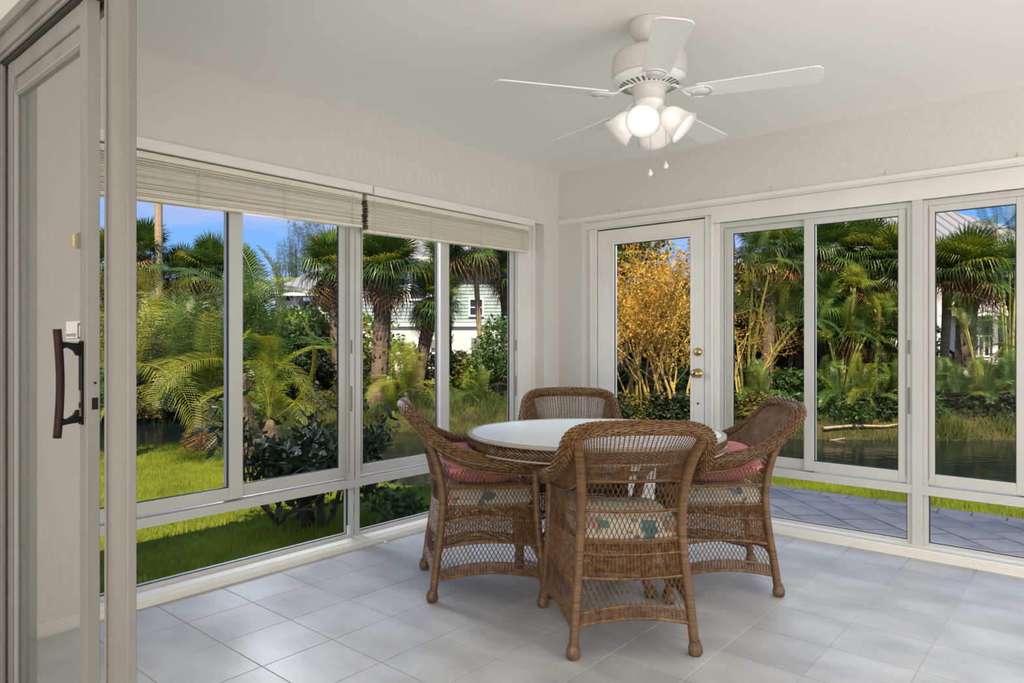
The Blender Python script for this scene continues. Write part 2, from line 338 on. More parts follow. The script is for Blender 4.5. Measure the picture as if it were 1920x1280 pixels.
# ---- window bays
def pane(name, side, u0, u1, z0, z1, d, parent, m=None):
    return wallbox(MB(), side, u0, u1, z0, z1, d, d+.004).build(name, m or M['glass'], parent)
def frame_rect(b, side, u0, u1, z0, z1, d0, d1, wl, wr, wt, wb):
    wallbox(b, side, u0, u0+wl, z0, z1, d0, d1); wallbox(b, side, u1-wr, u1, z0, z1, d0, d1)
    wallbox(b, side, u0+wl, u1-wr, z1-wt, z1, d0, d1); wallbox(b, side, u0+wl, u1-wr, z0, z0+wb, d0, d1)
    return b
def bay(idx, side, u0, u1, m0, m1, dF, front, jw=.035, sw=.045):
    # root is the outer frame
    b = MB(); zt = 1.985
    frame_rect(b, side, u0, u1, .335, zt, dF, dF+.075, jw, jw, .035, .045)
    frame_rect(b, side, u0, u1, .040, .335, dF+.01, dF+.06, jw, jw, .0, .022)
    fr = struct(b.build('window_%d' % idx, M['alu'])); bevel(fr, .002, 1)
    zb, ztp = .40, 1.95
    dA, dB = (dF+.006, dF+.034) if front == 'A' else (dF+.038, dF+.066), (dF+.038, dF+.066) if front == 'A' else (dF+.006, dF+.034)
    sashes = [(u0+jw, m1, u0+jw+sw, m0, dA), (m0, u1-jw, m1, u1-jw-sw, dB)]
    for k, (a, c, g0, g1, d) in enumerate(sashes):
        b = MB(); wallbox(b, side, a, g0, zb-.012, ztp, *d); wallbox(b, side, g1, c, zb-.012, ztp, *d)
        wallbox(b, side, g0, g1, 1.912, ztp, *d); wallbox(b, side, g0, g1, zb-.012, .450, *d)
        s = b.build('sash', M['alu'], fr); bevel(s, .0025, 1)
        g = MB(); frame_rect(g, side, g0, g1, .450, 1.912, d[0]+.010, d[0]+.02, .004, .004, .004, .004); g.build('gasket', M['gasket'], s)
        pane('glass_pane', side, g0, g1, .450, 1.912, (d[0]+d[1])/2, s)
    # finger latch strips seen on the jambs
    g = MB(); e = u1-jw-.004
    wallbox(g, side, e, e+.004, .42, 1.94, dF-.001, dF+.004); wallbox(g, side, u0+jw, u0+jw+.004, .42, 1.94, dF-.001, dF+.004); g.build('gasket_strip', M['groove'], fr)
    g = MB(); wallbox(g, side, u1-jw+.006, u1-jw+.016, .78, .93, dF-.004, dF); wallbox(g, side, u1-jw+.006, u1-jw+.016, 1.12, 1.20, dF-.004, dF)
    g.build('latch_plate', M['alu2'], fr)
    # fixed lower light
    p = pane('lower_pane', side, u0+jw, u1-jw, .062, .335, dF+.035, fr)
    g = MB(); frame_rect(g, side, u0+jw, u1-jw, .060, .335, dF+.02, dF+.03, .005, .005, .005, .005); g.build('gasket', M['gasket'], p)
    return fr
bay(1, 'L', 1.07, 2.535, 1.766, 1.840, .10, 'A')
bay(2, 'L', 2.545, 4.03, 3.240, 3.320, .10, 'B')
bay(3, 'R', -2.002, -.855, -1.455, -1.396, .08, 'B', .03, .045)
bay(4, 'R', -.803, .345, -.378, -.320, .08, 'A', .025, .030)
bay(5, 'R', .395, 1.545, .92, .98, .08, 'B', .025, .030)
b = MB(); wallbox(b, 'R', -.855, -.803, .04, 1.985, .065, .16); wallbox(b, 'R', .345, .395, .04, 1.985, .065, .16); wallbox(b, 'R', 1.545, 1.62, .04, 2.0, .065, .16)
struct(b.build('trim_1', M['alu']))
b = MB(); wallbox(b, 'L', 4.03, 4.22, .04, 2.08, .10, .15); wallbox(b, 'L', 4.19, 4.22, .04, 2.08, .085, .10)
wallbox(b, 'L', 1.07, 4.03, 1.985, 2.08, .10, .15)
struct(b.build('trim_2', M['trim']))
# transom rails protruding slightly
b = MB(); wallbox(b, 'L', 1.07, 4.03, .335, .380, .088, .10); wallbox(b, 'R', -2.002, 1.545, .332, .383, .068, .08)
struct(b.build('trim_3', M['alu']))
# header fascia over right windows + ledge moulding
b = MB(); wallbox(b, 'R', -2.05, 1.62, 1.985, 2.095, .05, .15); wallbox(b, 'R', -2.05, 1.62, 1.985, 2.02, .068, .085); wallbox(b, 'R', -3.07, -2.05, 2.045, 2.095, .05, .15)
struct(b.build('trim_4', M['trim']))
b = MB(); wallbox(b, 'R', XL, XE, 2.092, 2.100, -.022, .01); wallbox(b, 'R', XL, XE, 2.100, 2.134, -.012, .01)
struct(bevel(b.build('trim_5', M['trim']), .003, 1))
# valance boards over left windows (two boards with a gap)
b = MB(); wallbox(b, 'L', 1.07, 2.575, 2.050, 2.100, -.022, .0); b2 = b
struct(bevel(b.build('trim_6', M['trim']), .002, 1))
b = MB(); wallbox(b, 'L', 2.585, 4.085, 2.048, 2.098, -.022, .0); struct(bevel(b.build('trim_7', M['trim']), .002, 1))
# ---- french door on the right wall
b = MB(); wallbox(b, 'R', -3.07, -2.99, .04, 2.045, .080, .155); wallbox(b, 'R', -2.108, -2.002, .04, 2.045, .075, .155); wallbox(b, 'R', -2.99, -2.108, 2.038, 2.05, .08, .155)
wallbox(b, 'R', -3.045, -3.03, .04, 2.045, .07, .08); wallbox(b, 'R', -2.065, -2.045, .04, 2.045, .065, .075)
df = struct(bevel(b.build('trim_8', M['trim']), .003, 1))
d0 = .083
b = MB(); frame_rect(b, 'R', -2.983, -2.114, .05, 2.028, d0, d0+.042, .148, .103, .113, .26)
door = struct(bevel(b.build('door_1', M['trim']), .002, 1))
b = MB(); frame_rect(b, 'R', -2.855, -2.197, .29, 1.935, d0-.006, d0, .02, .02, .02, .02); bevel(b.build('glazing_bead', M['trim'], door), .003, 1)
pane('glass_pane', 'R', -2.835, -2.217, .31, 1.915, d0+.02, door)
b = MB(); frame_rect(b, 'R', -2.835, -2.217, .31, 1.915, d0+.004, d0+.012, .004, .004, .005, .004); b.build('gasket', M['gasket'], door)
b = MB(); wallbox(b, 'R', -2.990, -2.983, .05, 2.035, d0+.012, d0+.02); wallbox(b, 'R', -2.990, -2.108, 2.028, 2.038, d0+.012, d0+.02); b.build('gap', M['track'], door)
def axm(x, y, z): return Matrix.Translation((x, y, z)) @ Matrix.Rotation(PI/2, 4, 'X')
kx = -2.160
b = MB().lathe([(.0,.0),(.034,.0),(.034,.006),(.028,.010),(.013,.014),(.012,.030),(.022,.036),(.029,.047),(.029,.056),(.022,.064),(.006,.067),(0,.067)], 24, M=axm(kx, YR+d0, .970))
k = b.build('door_knob', M['brass'], door, True)
MB().lathe([(0,0),(.006,0),(.006,.004),(0,.004)], 12, M=axm(kx, YR+d0-.067, .970)).build('keyhole', M['black'], k)
k = MB().lathe([(.0,.0),(.029,.0),(.029,.008),(.024,.014),(0,.016)], 24, M=axm(kx, YR+d0, 1.117)).build('deadbolt', M['brass'], door, True)
MB().box((-.005,-.014,-.018), (.005,0,.018), Matrix.Translation((kx, YR+d0-.014, 1.117)) @ Matrix.Rotation(.4, 4, 'Y')).build('thumb_turn', M['brass'], k)
MB().lathe([(0,0),(.007,0),(.007,.006),(0,.008)], 12, M=axm(kx, YR+d0, .762)).build('rubber_stop', M['gasket'], door)
# curtain hooks along the ledge
hooks = [(-3.262, 'small metal hook in the corner above the moulding'), (-2.745, 'small metal hook above the left half of the glazed door'), (-2.105, 'small metal hook above the post right of the glazed door'),
         (-1.63, 'small metal hook above the left pane of the middle window'), (-.985, 'small metal hook above the right pane of the middle window'), (-.372, 'small metal hook on the moulding nearest the right picture edge')]
h0 = None
for x, lb in hooks:
    if h0 is None:
        h0 = MB().tube([(0,.0,0),(0,-.014,0),(0,-.018,.004),(0,-.018,.016)], .0016, 6).build('curtain_hook', M['steel']); o = h0
    else: o = instance(h0)
    o.location = (x, YR+.001, 2.142); o.rotation_euler = (0,0,.5)
    tag(o, lb, 'hook', 'curtain hooks along the moulding')

# ---- blinds on the left windows
def blind(y0, y1, zt, zb0, zb1, label):
    t = thing('window_blind', label, 'blind', (XL-.03, (y0+y1)/2, 2.045), 0, 'raised blinds over the left windows')
    hw = (y1-y0)/2
    MB().box((-.028, -hw, -.030), (.024, hw, 0)).build('headrail', M['slat'], t)
    b = MB(); e = MB(); n = 48; r2 = random.Random(int(y0*100))
    for i in range(n):
        f = i/(n-1); za = -.036-(2.045-zb0-.058)*f; zc = -.036-(2.045-zb1-.058)*f
        if i < 9: za += .004*(9-i)*.4; zc += .004*(9-i)*.4
        j = r2.uniform(-.004, .004); tl = r2.uniform(-.0012, .0012); j2 = r2.uniform(-.007, .007)
        th = .0024
        v = [(-.025+j,-hw+.004+j2,za-th+tl),(.025+j,-hw+.004+j2,za-th-tl),(.025+j,hw-.004+j2,zc-th-tl),(-.025+j,hw-.004+j2,zc-th+tl),
             (-.025+j,-hw+.004+j2,za+tl),(.025+j,-hw+.004+j2,za-tl),(.025+j,hw-.004+j2,zc-tl),(-.025+j,hw-.004+j2,zc+tl)]
        b.add(v, [(0,3,2,1),(4,5,6,7),(0,1,5,4),(1,2,6,5),(2,3,7,6),(3,0,4,7)])
        for yy, zz in ((-hw+.003+j2, za), (hw-.003+j2, zc)):
            s_ = -1 if yy < 0 else 1
            e.box((-.024+j, yy, zz-th), (.024+j, yy+s_*.0012, zz))
    o = b.build('slat_stack', M['slat'], t); o['kind'] = 'stuff'
    o = e.build('slat_ends', M['slatend'], t); o['kind'] = 'stuff'; o['label'] = 'brown unpainted slat ends'
    za, zc = zb0-2.045, zb1-2.045
    v = [(-.026,-hw,za),(.026,-hw,za),(.026,hw,zc),(-.026,hw,zc),(-.026,-hw,za+.018),(.026,-hw,za+.018),(.026,hw,zc+.018),(-.026,hw,zc+.018)]
    bevel(MB().add(v, [(0,3,2,1),(4,5,6,7),(0,1,5,4),(1,2,6,5),(2,3,7,6),(3,0,4,7)]).build('bottom_rail', M['slat'], t), .004, 2)
    for fy in (-.93, -.33, .30, .90):
        c = MB(); yy = fy*hw; zb_ = za+(zc-za)*(fy+1)/2
        for dy in (-.006, .006): c.tube([(.027, yy+dy, -.02), (.030+.002*dy, yy+dy*1.3, zb_*.5), (.028, yy+dy, zb_+.01)], .0013, 5)
        rr2 = random.Random(5)
        pts = [(.030+rr2.uniform(-.001,.003), yy+rr2.uniform(-.009,.009), zz) for zz in np.linspace(-.03, zb_+.004, 16)]
        c.tube(pts, .0012, 4)
        c.build('ladder_cord', M['cord'], t)
    return t
blind(1.075, 2.520, 2.045, 1.822, 1.850, 'cream slatted blind raised over the nearer left window')
blind(2.553, 4.045, 2.045, 1.826, 1.848, 'cream slatted blind raised over the left window next the corner')
# pull cord of the second blind with black tassels, hanging in front of the pane
t = thing('blind_pull_cord', 'thin dark pull cord with two small tassels before the palm trunk', 'cord', (XL-.004, 2.70, 1.84))
b = MB().tube([(0,0,0),(.002,.002,-.35),(0,0,-.63)], .0008, 4).tube([(0,.003,0),(.002,.006,-.35),(0,.002,-.76)], .0008, 4); b.build('cord', M['gasket'], t)
for z in (-.63, -.76): MB().lathe([(0,0),(.002,0),(.007,-.022),(.006,-.026),(0,-.026)], 10, c=(0,.001,z)).build('tassel', M['black'], t, True)
# cord bundle by the mullion and cap on the floor
t = thing('cord_bundle', 'tangled white blind cord tied off low on the window post', 'cord', (XL-.085, 2.50, .32))
rr2 = random.Random(3)
for q in range(6):
    pts = [(rr2.uniform(0,.012), rr2.uniform(-.02,.02), -z_) for z_ in np.linspace(0, .22+.01*q, 9)]
    MB().tube(pts, .0014, 5).build('cord_strand', M['cord'], t)
MB().box((-.004,-.03,-.25), (.012,-.012,-.20)).build('cord_cleat', M['trim'], t)
MB().tube([(.01,-.02,-.24),(.03,-.05,-.29)], .0013, 5).build('cord_strand', M['cord'], t)
o = MB().lathe([(0,0),(.010,0),(.012,.006),(.008,.012),(0,.013)], 12).build('plastic_cap', M['trim'], None, True)
o.location = (XL+.03, 2.66, 0); tag(o, 'tiny white plastic cap on the floor against the left curb', 'cap')

# ================================================================== SLIDING DOOR
t = thing('sliding_door', 'glazed sliding door panel with dark wooden pull at the left edge', 'door', (-2.3, YD, 0))
def L2(b, x0, x1, y0, y1, z0, z1): return b.box((x0+2.3, y0, z0), (x1+2.3, y1, z1))
def prt(b, n, m, par=t, lb=None): o = b.build(n, m, par); return o
XD0, XD1 = -2.66, -1.978
bevel(prt(L2(MB(), -2.028, XD1, 0, .031, .012, 2.072), 'lock_stile', M['alu2']), .0015, 1)
b = MB(); L2(b, XD0, -2.60, 0, .031, .012, 2.072); prt(b, 'rear_stile', M['alu2'])
b = MB(); L2(b, -2.60, -2.028, 0, .031, 2.020, 2.072); L2(b, -2.60, -2.028, .008, .031, 1.965, 2.020); bevel(prt(b, 'top_rail', M['alu2']), .003, 1)
b = MB(); L2(b, -2.60, -2.028, 0, .031, .012, .085); prt(b, 'bottom_rail', M['alu2'])
b = MB(); L2(b, -2.595, -2.03, .010, .014, 2.008, 2.016); L2(b, -2.595, -2.03, .004, .010, 1.968, 1.975); L2(b, -2.604, -2.596, .0, .01, .08, 2.0); prt(b, 'groove', M['groove'])
gl = prt(L2(MB(), -2.60, -2.028, .015, .019, .085, 1.965), 'glass_pane', M['doorglass'])
# handle: black plate and two arms, wood grip standing off towards the camera
hz = 1.090
b = MB(); L2(b, -2.024, -1.998, -.004, .0, hz-.107, hz+.107); hp = prt(b, 'handle_plate', M['black'])
for s in (-1, 1):
    z = s*.088
    b = MB(); V = []
    for (y, za, zb) in ((0, -.020, .014), (-.012, -.018, .014), (-.018, -.006, .014), (-.034, .004, .016), (-.046, -.002, .018)):
        for zz in (za, zb): V.append((0, y, zz*1.0 if s > 0 else -zz))
    vs = [(.285-.008, y, z+zz+hz) for (_, y, zz) in V]+[(.285+.008, y, z+zz+hz) for (_, y, zz) in V]
    n = len(V); F_ = []
    for i in range(0, n-2, 2): F_ += [(i, i+1, i+3, i+2), (n+i, n+i+2, n+i+3, n+i+1), (i, i+2, n+i+2, n+i), (i+1, n+i+1, n+i+3, i+3)]
    F_ += [(0, n, n+1, 1), (n-2, n-1, 2*n-1, 2*n-2)]
    b.add(vs, F_); prt(b, 'handle_bracket', M['black'])
zs = np.linspace(-.137, .137, 15)
b = MB(); b.tube([(.285, -.055+.007*math.cos(q/.137*PI/2), q+hz) for q in zs], .0095, 12, flat=1.25); o = b.build('wooden_grip', M['handwood'], t, True, 'dark reddish wood grip')
b = MB(); L2(b, -2.020, -2.006, -.0075, -.004, hz-.05, hz-.02); L2(b, -2.020, -2.006, -.0075, -.004, hz-.085, hz-.065); prt(b, 'latch_lever', M['steel'])
b = MB(); b.box((XD1+2.3-.0005, .012, hz-.068), (XD1+2.3+.0008, .026, hz-.038)); prt(b, 'lock_slot', M['black'])
prt(MB().lathe([(0,0),(.0032,0),(.0032,.002),(0,.002)], 10, M=Matrix.Translation((XD1+2.3-.0005,.019,hz+.0)) @ Matrix.Rotation(PI/2, 4, 'Y')), 'screw_hole', M['black'])
b = MB(); L2(b, -2.036, -2.018, -.012, .0, 1.435, 1.475); prt(b, 'upper_latch', M['steel'])
b = MB(); L2(b, -2.030, -2.022, -.018, -.012, 1.44, 1.47); prt(b, 'latch_tab', M['brass'])
# security sticker on the glass with its print
b = MB(); L2(b, -2.176, -2.040, .0138, .0150, 1.198, 1.250); stk = prt(b, 'window_sticker', M['paper'])
fc = bpy.data.curves.new('print', 'FONT'); fc.body = 'secured by'; fc.size = .0165; fc.extrude = .0001; fc.materials.append(M['ink'])
fo = bpy.data.objects.new('print', fc); COL.objects.link(fo); fo.parent = t; fo.location = (-2.172+2.3, .0134, 1.209); fo.rotation_euler = (PI/2, 0, 0); fo.scale = (1, 1, 1)
b = MB(); L2(b, -2.172, -2.092, .0132, .0137, 1.2015, 1.2035); L2(b, -2.086, -2.078, .0132, .0137, 1.203, 1.244); L2(b, -2.078, -2.060, .0132, .0137, 1.202, 1.208); L2(b, -2.078, -2.064, .0132, .0137, 1.238, 1.245); prt(b, 'print_rule', M['ink'])
# header track, far jamb, strike post
b = MB(); b.box((-2.74, YD-.03, 2.092), (XE, YD+.09, 2.17)); b.box((-2.74, YD-.03, 2.140), (XE, YD-.045, 2.17))
b.box((-2.74, YD+.045, 2.06), (XE, YD+.06, 2.092)); b.box((-2.74, YD-.022, 2.082), (XE, YD-.012, 2.092))
struct(bevel(b.build('trim_9', M['alu2']), .002, 1))
struct(MB().box((-2.74, YD-.010, 2.074), (-1.88, YD+.040, 2.0918)).build('trim_10', M['track']))
b = MB(); b.box((-2.74, YD-.03, 0), (-2.70, YD+.09, 2.092)); b.box((-2.70, YD-.012, 0), (-2.685, YD+.0, 2.08)); b.box((-2.70, YD+.036, 0), (-2.67, YD+.05, 2.08))
struct(bevel(b.build('trim_11', M['alu2']), .002, 1))
b = MB(); b.box((-1.819, YD, 0), (-1.7205, YD+.020, 2.092)); b.box((-1.874, YD+.004, 0), (-1.865, YD+.022, 2.092)); b.box((-1.866, YD+.010, 0), (-1.838, YD+.022, 2.092)); b.box((-1.8385, YD+.016, 0), (-1.819, YD+.022, 2.092))
struct(bevel(b.build('door_2', M['alu2']), .0015, 1))
struct(MB().box((-2.70, YD-.03, 0), (-1.72, YD+.09, .010)).build('trim_12', M['alu2']))

# ================================================================== CEILING FAN
fx, fy = (FW*2.87+RT*(257/FPX*2.87))[:2]
t = thing('ceiling_fan', 'white five blade ceiling fan with four lit glass shades', 'fan', (fx, fy, ZC))
Z = lambda z: z-ZC
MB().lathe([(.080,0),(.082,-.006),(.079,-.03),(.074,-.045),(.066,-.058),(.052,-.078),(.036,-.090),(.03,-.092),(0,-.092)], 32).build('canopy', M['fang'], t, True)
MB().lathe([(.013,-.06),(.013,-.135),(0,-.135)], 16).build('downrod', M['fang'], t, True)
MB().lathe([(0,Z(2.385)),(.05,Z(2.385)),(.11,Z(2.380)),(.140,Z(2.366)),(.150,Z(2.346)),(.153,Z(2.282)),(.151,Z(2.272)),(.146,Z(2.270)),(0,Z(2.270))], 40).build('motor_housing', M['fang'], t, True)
vr = MB().lathe([(0,Z(2.268)),(.150,Z(2.268)),(.149,Z(2.260)),(.138,Z(2.246)),(.120,Z(2.240)),(.085,Z(2.232)),(.070,Z(2.231)),(0,Z(2.231))], 40).build('vent_ring', M['fanw'], t, True)
b = MB()
for k in range(30):
    a = 2*PI*k/30; Mx = Matrix.Rotation(a, 4, 'Z')
    
    v = [Mx @ Vector(q) for q in ((.088,-.004,Z(2.2318)),(.088,.004,Z(2.2318)),(.120,.0065,Z(2.2390)),(.120,-.0065,Z(2.2390)),(.088,-.004,Z(2.2345)),(.088,.004,Z(2.2345)),(.120,.0065,Z(2.2415)),(.120,-.0065,Z(2.2415)))]
    b.add(v, [(0,1,2,3),(7,6,5,4),(0,4,5,1),(1,5,6,2),(2,6,7,3),(3,7,4,0)])
b.build('vent_slot', M['slit'], vr)
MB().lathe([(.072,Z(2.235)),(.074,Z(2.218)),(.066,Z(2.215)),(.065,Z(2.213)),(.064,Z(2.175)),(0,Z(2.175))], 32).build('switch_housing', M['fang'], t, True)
lk = MB().lathe([(.062,Z(2.178)),(.058,Z(2.166)),(.052,Z(2.150)),(.030,Z(2.128)),(.026,Z(2.095)),(.018,Z(2.088)),(0,Z(2.086))], 32).build('light_kit', M['fanw'], t, True)
# blades
def blade_mesh():
    b = MB(); n = 14; top = []; pts = []
    L0, L1 = .195, .655
    for i in range(n+1):
        f_ = i/n; pts.append((L0+(L1-L0-.03)*f_, .052+.016*f_))
    outl = [(L0-.006, .030)]+pts+[(L1-.012, .060), (L1-.002, .040), (L1, .015)]
    V = [(x, y, .003) for x, y in outl]+[(x, -y, .003) for x, y in outl[::-1]]; m = len(V)
    V2 = [(x, y, -.003) for x, y, _ in V]
    b.add(V+V2, [tuple(range(m-1,-1,-1)), tuple(range(m, 2*m))]+[(i, (i+1)%m, m+(i+1)%m, m+i) for i in range(m)])
    return b
def iron_mesh():
    b = MB()
    b.tube([(.060,0,.045),(.10,0,.035),(.145,.0,.008),(.185,0,-.007)], [.014,.012,.011,.012], 8, flat=.45)
    for s in (-1, 1): b.tube([(.125,0,.018),(.15,s*.022,.0),(.185,s*.040,-.007),(.215,s*.044,-.007)], [.007,.007,.007,.006], 6, flat=.6)
    V = []; 
    for a in np.linspace(-PI/2, PI/2, 13): V.append((.208+.048*math.cos(a), .046*math.sin(a)))
    V = [(.165, -.030)]+V+[(.165, .030)]; m = len(V)
    b.add([(x,y,-.0035) for x,y in V]+[(x*.985+.003,y*.95,-.0085) for x,y in V], [tuple(range(m)), tuple(range(2*m-1, m-1, -1))]+[(i, m+i, m+(i+1)%m, (i+1)%m) for i in range(m)])
    return b
bm = blade_mesh(); im = iron_mesh(); bl0 = None
gr_ = MB()
for a0, a1 in zip(np.linspace(-1.15, 1.15, 13)[:-1], np.linspace(-1.15, 1.15, 13)[1:]):
    v = []
    for a in (a0, a1):
        for r_ in (.037, .044): v.append((.208+r_*math.cos(a), r_*math.sin(a), -.0088))
    v += [(x, y, -.0096) for x, y, _ in v]
    gr_.add(v, [(0,1,3,2),(4,6,7,5),(0,4,5,1),(2,3,7,6)])
for k in range(5):
    a = TH + math.radians(266+72*k)
    if bl0 is None:
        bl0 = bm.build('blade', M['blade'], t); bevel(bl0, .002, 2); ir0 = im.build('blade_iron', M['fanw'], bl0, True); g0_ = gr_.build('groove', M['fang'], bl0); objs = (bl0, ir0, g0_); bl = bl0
    else:
        bl = instance(bl0, t); instance(ir0, bl); instance(g0_, bl)
    q = Matrix.Rotation(a, 4, 'Z') @ Matrix.Rotation(math.radians(-7.5), 4, 'X')
    bl.matrix_local = Matrix.Translation((0, 0, Z(2.185)-.033*math.sin(math.radians(266+72*k))*1.0)) @ q
# shades and bulbs
for k in range(4):
    a = TH + math.radians(250+90*k)
    ax = Vector((math.cos(a)*math.sin(math.radians(48)), math.sin(a)*math.sin(math.radians(48)), -math.cos(math.radians(48))))
    o0 = Vector((math.cos(a)*.045, math.sin(a)*.045, Z(2.140)))
    Mx = Matrix.Translation(o0) @ ax.to_track_quat('Z', 'Y').to_matrix().to_4x4()
    MB().lathe([(0,-.01),(.014,-.01),(.018,.0),(.022,.012),(.021,.03),(0,.03)], 16, M=Mx).build('lamp_arm', M['fanw'], t, True)
    prof = [(.024,.022),(.034,.030),(.045,.048),(.051,.070),(.054,.092),(.060,.112),(.070,.130)]
    b = MB().lathe(prof+[(r-.003, z) for r, z in prof[::-1]], 28, M=Mx, close=True); sh = b.build('glass_shade', M['shade'], t, True)
    bu = MB().lathe([(0,.03),(.012,.03),(.013,.045),(.022,.060),(.024,.074),(.016,.090),(0,.096)], 16, M=Mx).build('bulb', M['bulb'], t, True)
    p = bpy.data.lights.new('fan_bulb_light', 'POINT'); p.energy = BULB; p.color = (1, .93, .80); p.shadow_soft_size = .02
    po = bpy.data.objects.new('fan_bulb_light', p); COL.objects.link(po); po.location = Vector((fx, fy, ZC))+o0+ax*.105
for dx, zb in ((-.001, 1.872), (.062, 1.902)):
    c = RT*dx; c = (c[0]-FW[0]*.03, c[1]-FW[1]*.03)
    b = MB(); zz = Z(2.18)
    while zz > Z(zb)+.02:
        b.lathe([(0,.0018),(.0023,.0),(0,-.0018)], 6, c=(c[0], c[1], zz)); zz -= .0036
    pc = b.build('pull_chain', M['bead'], t)
    MB().lathe([(0,.024),(.003,.018),(.0105,.004),(.010,-.003),(.005,-.008),(0,-.009)], 14, c=(c[0], c[1], Z(zb))).build('chain_pull', M['fanw'], pc, True)

#__PART2__
# ================================================================== WICKER
def crom(pts, n):
    P = np.array(pts, float); m = len(P); out = []
    for t_ in np.linspace(0, m-1-1e-9, n):
        i = int(t_); f_ = t_-i
        p0 = P[max(i-1,0)]; p1 = P[i]; p2 = P[min(i+1,m-1)]; p3 = P[min(i+2,m-1)]
        out.append(.5*((2*p1)+(-p0+p2)*f_+(2*p0-5*p1+4*p2-p3)*f_**2+(-p0+3*p1-3*p2+p3)*f_**3))
    return np.array(out)
RP = crom([(.235,0,0),(.224,.018,.15),(.210,.040,.3),(.199,.052,.45),(.197,.036,.58),(.207,-.002,.70),(.226,-.062,.80),(.238,-.100,.850)], 60)
FP = crom([(.290,.52,0),(.280,.507,.15),(.270,.493,.3),(.266,.483,.45),(.264,.478,.60)], 40)
def onz(P, z): return np.array([np.interp(z, P[:,2], P[:,0]), np.interp(z, P[:,2], P[:,1]), z])
def fl_(p, s=-1): return np.array([p[0]*s, p[1], p[2]])
def wrapped(pts, r, n=10, step=.0045):
    L_ = np.sum(np.linalg.norm(np.diff(pts, axis=0), axis=1)); m = int(L_/step)
    P = crom(pts[::max(1,len(pts)//12)].tolist()+[pts[-1].tolist()], m)
    rr = np.interp(np.linspace(0,1,m), [0,.1,1], [r*.95,r,r]) * (1+.06*(np.arange(m)%2)) 
    return MB().tube(P, rr, n)
def weave(b, fn, nc, nr, r=.0019, amp=.0022, stakes=None, u0=0, u1=1, v0=0, v1=1):
    st = stakes or b
    us = np.linspace(u0, u1, nc+1)
    for i, u in enumerate(us):
        if i % 1 == 0: st.tube([fn(u, v)[0] for v in np.linspace(v0, v1, 6)], r*1.15, 4, cap=False)
    for j in range(nr):
        v = v0+(v1-v0)*(j+.5)/nr; pts = []
        for i, u in enumerate(us):
            p, n = fn(u, v); pts.append(p+n*(amp if (i+j) % 2 else -amp))
        b.tube(pts, r, 4, cap=False, flat=.8)
def lattice(b, fn, W, H, sp=.0195, lean=.48, r=.0017):
    du = sp/W; k = H*lean/W
    for fam in (1, -1):
        n0 = int(-k/du)-1; n1 = int((1+k)/du)+1
        for q in range(n0, n1+1):
            uu = q*du; pts = []
            for v in np.linspace(0, 1, 9):
                u = uu+fam*k*(v-.5)
                if -.001 <= u <= 1.001:
                    p, n = fn(min(max(u,0),1), v); pts.append(p+n*.0013*fam)
            if len(pts) > 1: b.tube(pts, r, 4, cap=False)
def side_fn(kind, zlo, zhi, s=1):
    def fn(u, v):
        a0, a1 = zlo(u), zhi(u); z = a0+(a1-a0)*v
        if kind == 'back': A, B = onz(RP, z), fl_(onz(RP, z)); n = np.array([0,-1.0,0]); bl = .030
        elif kind == 'front': A, B = onz(FP, z), fl_(onz(FP, z)); n = np.array([0,1.0,0]); bl = .022
        else:
            A, B = onz(RP, z), onz(FP, z); n = np.array([1.0,-.1,0]); bl = .016
            if s < 0: A, B, n = fl_(A), fl_(B), fl_(n)
        p = A*(1-u)+B*u+n*bl*math.sin(PI*u); return p, n
    return fn
sn = lambda u: math.sin(PI*u)
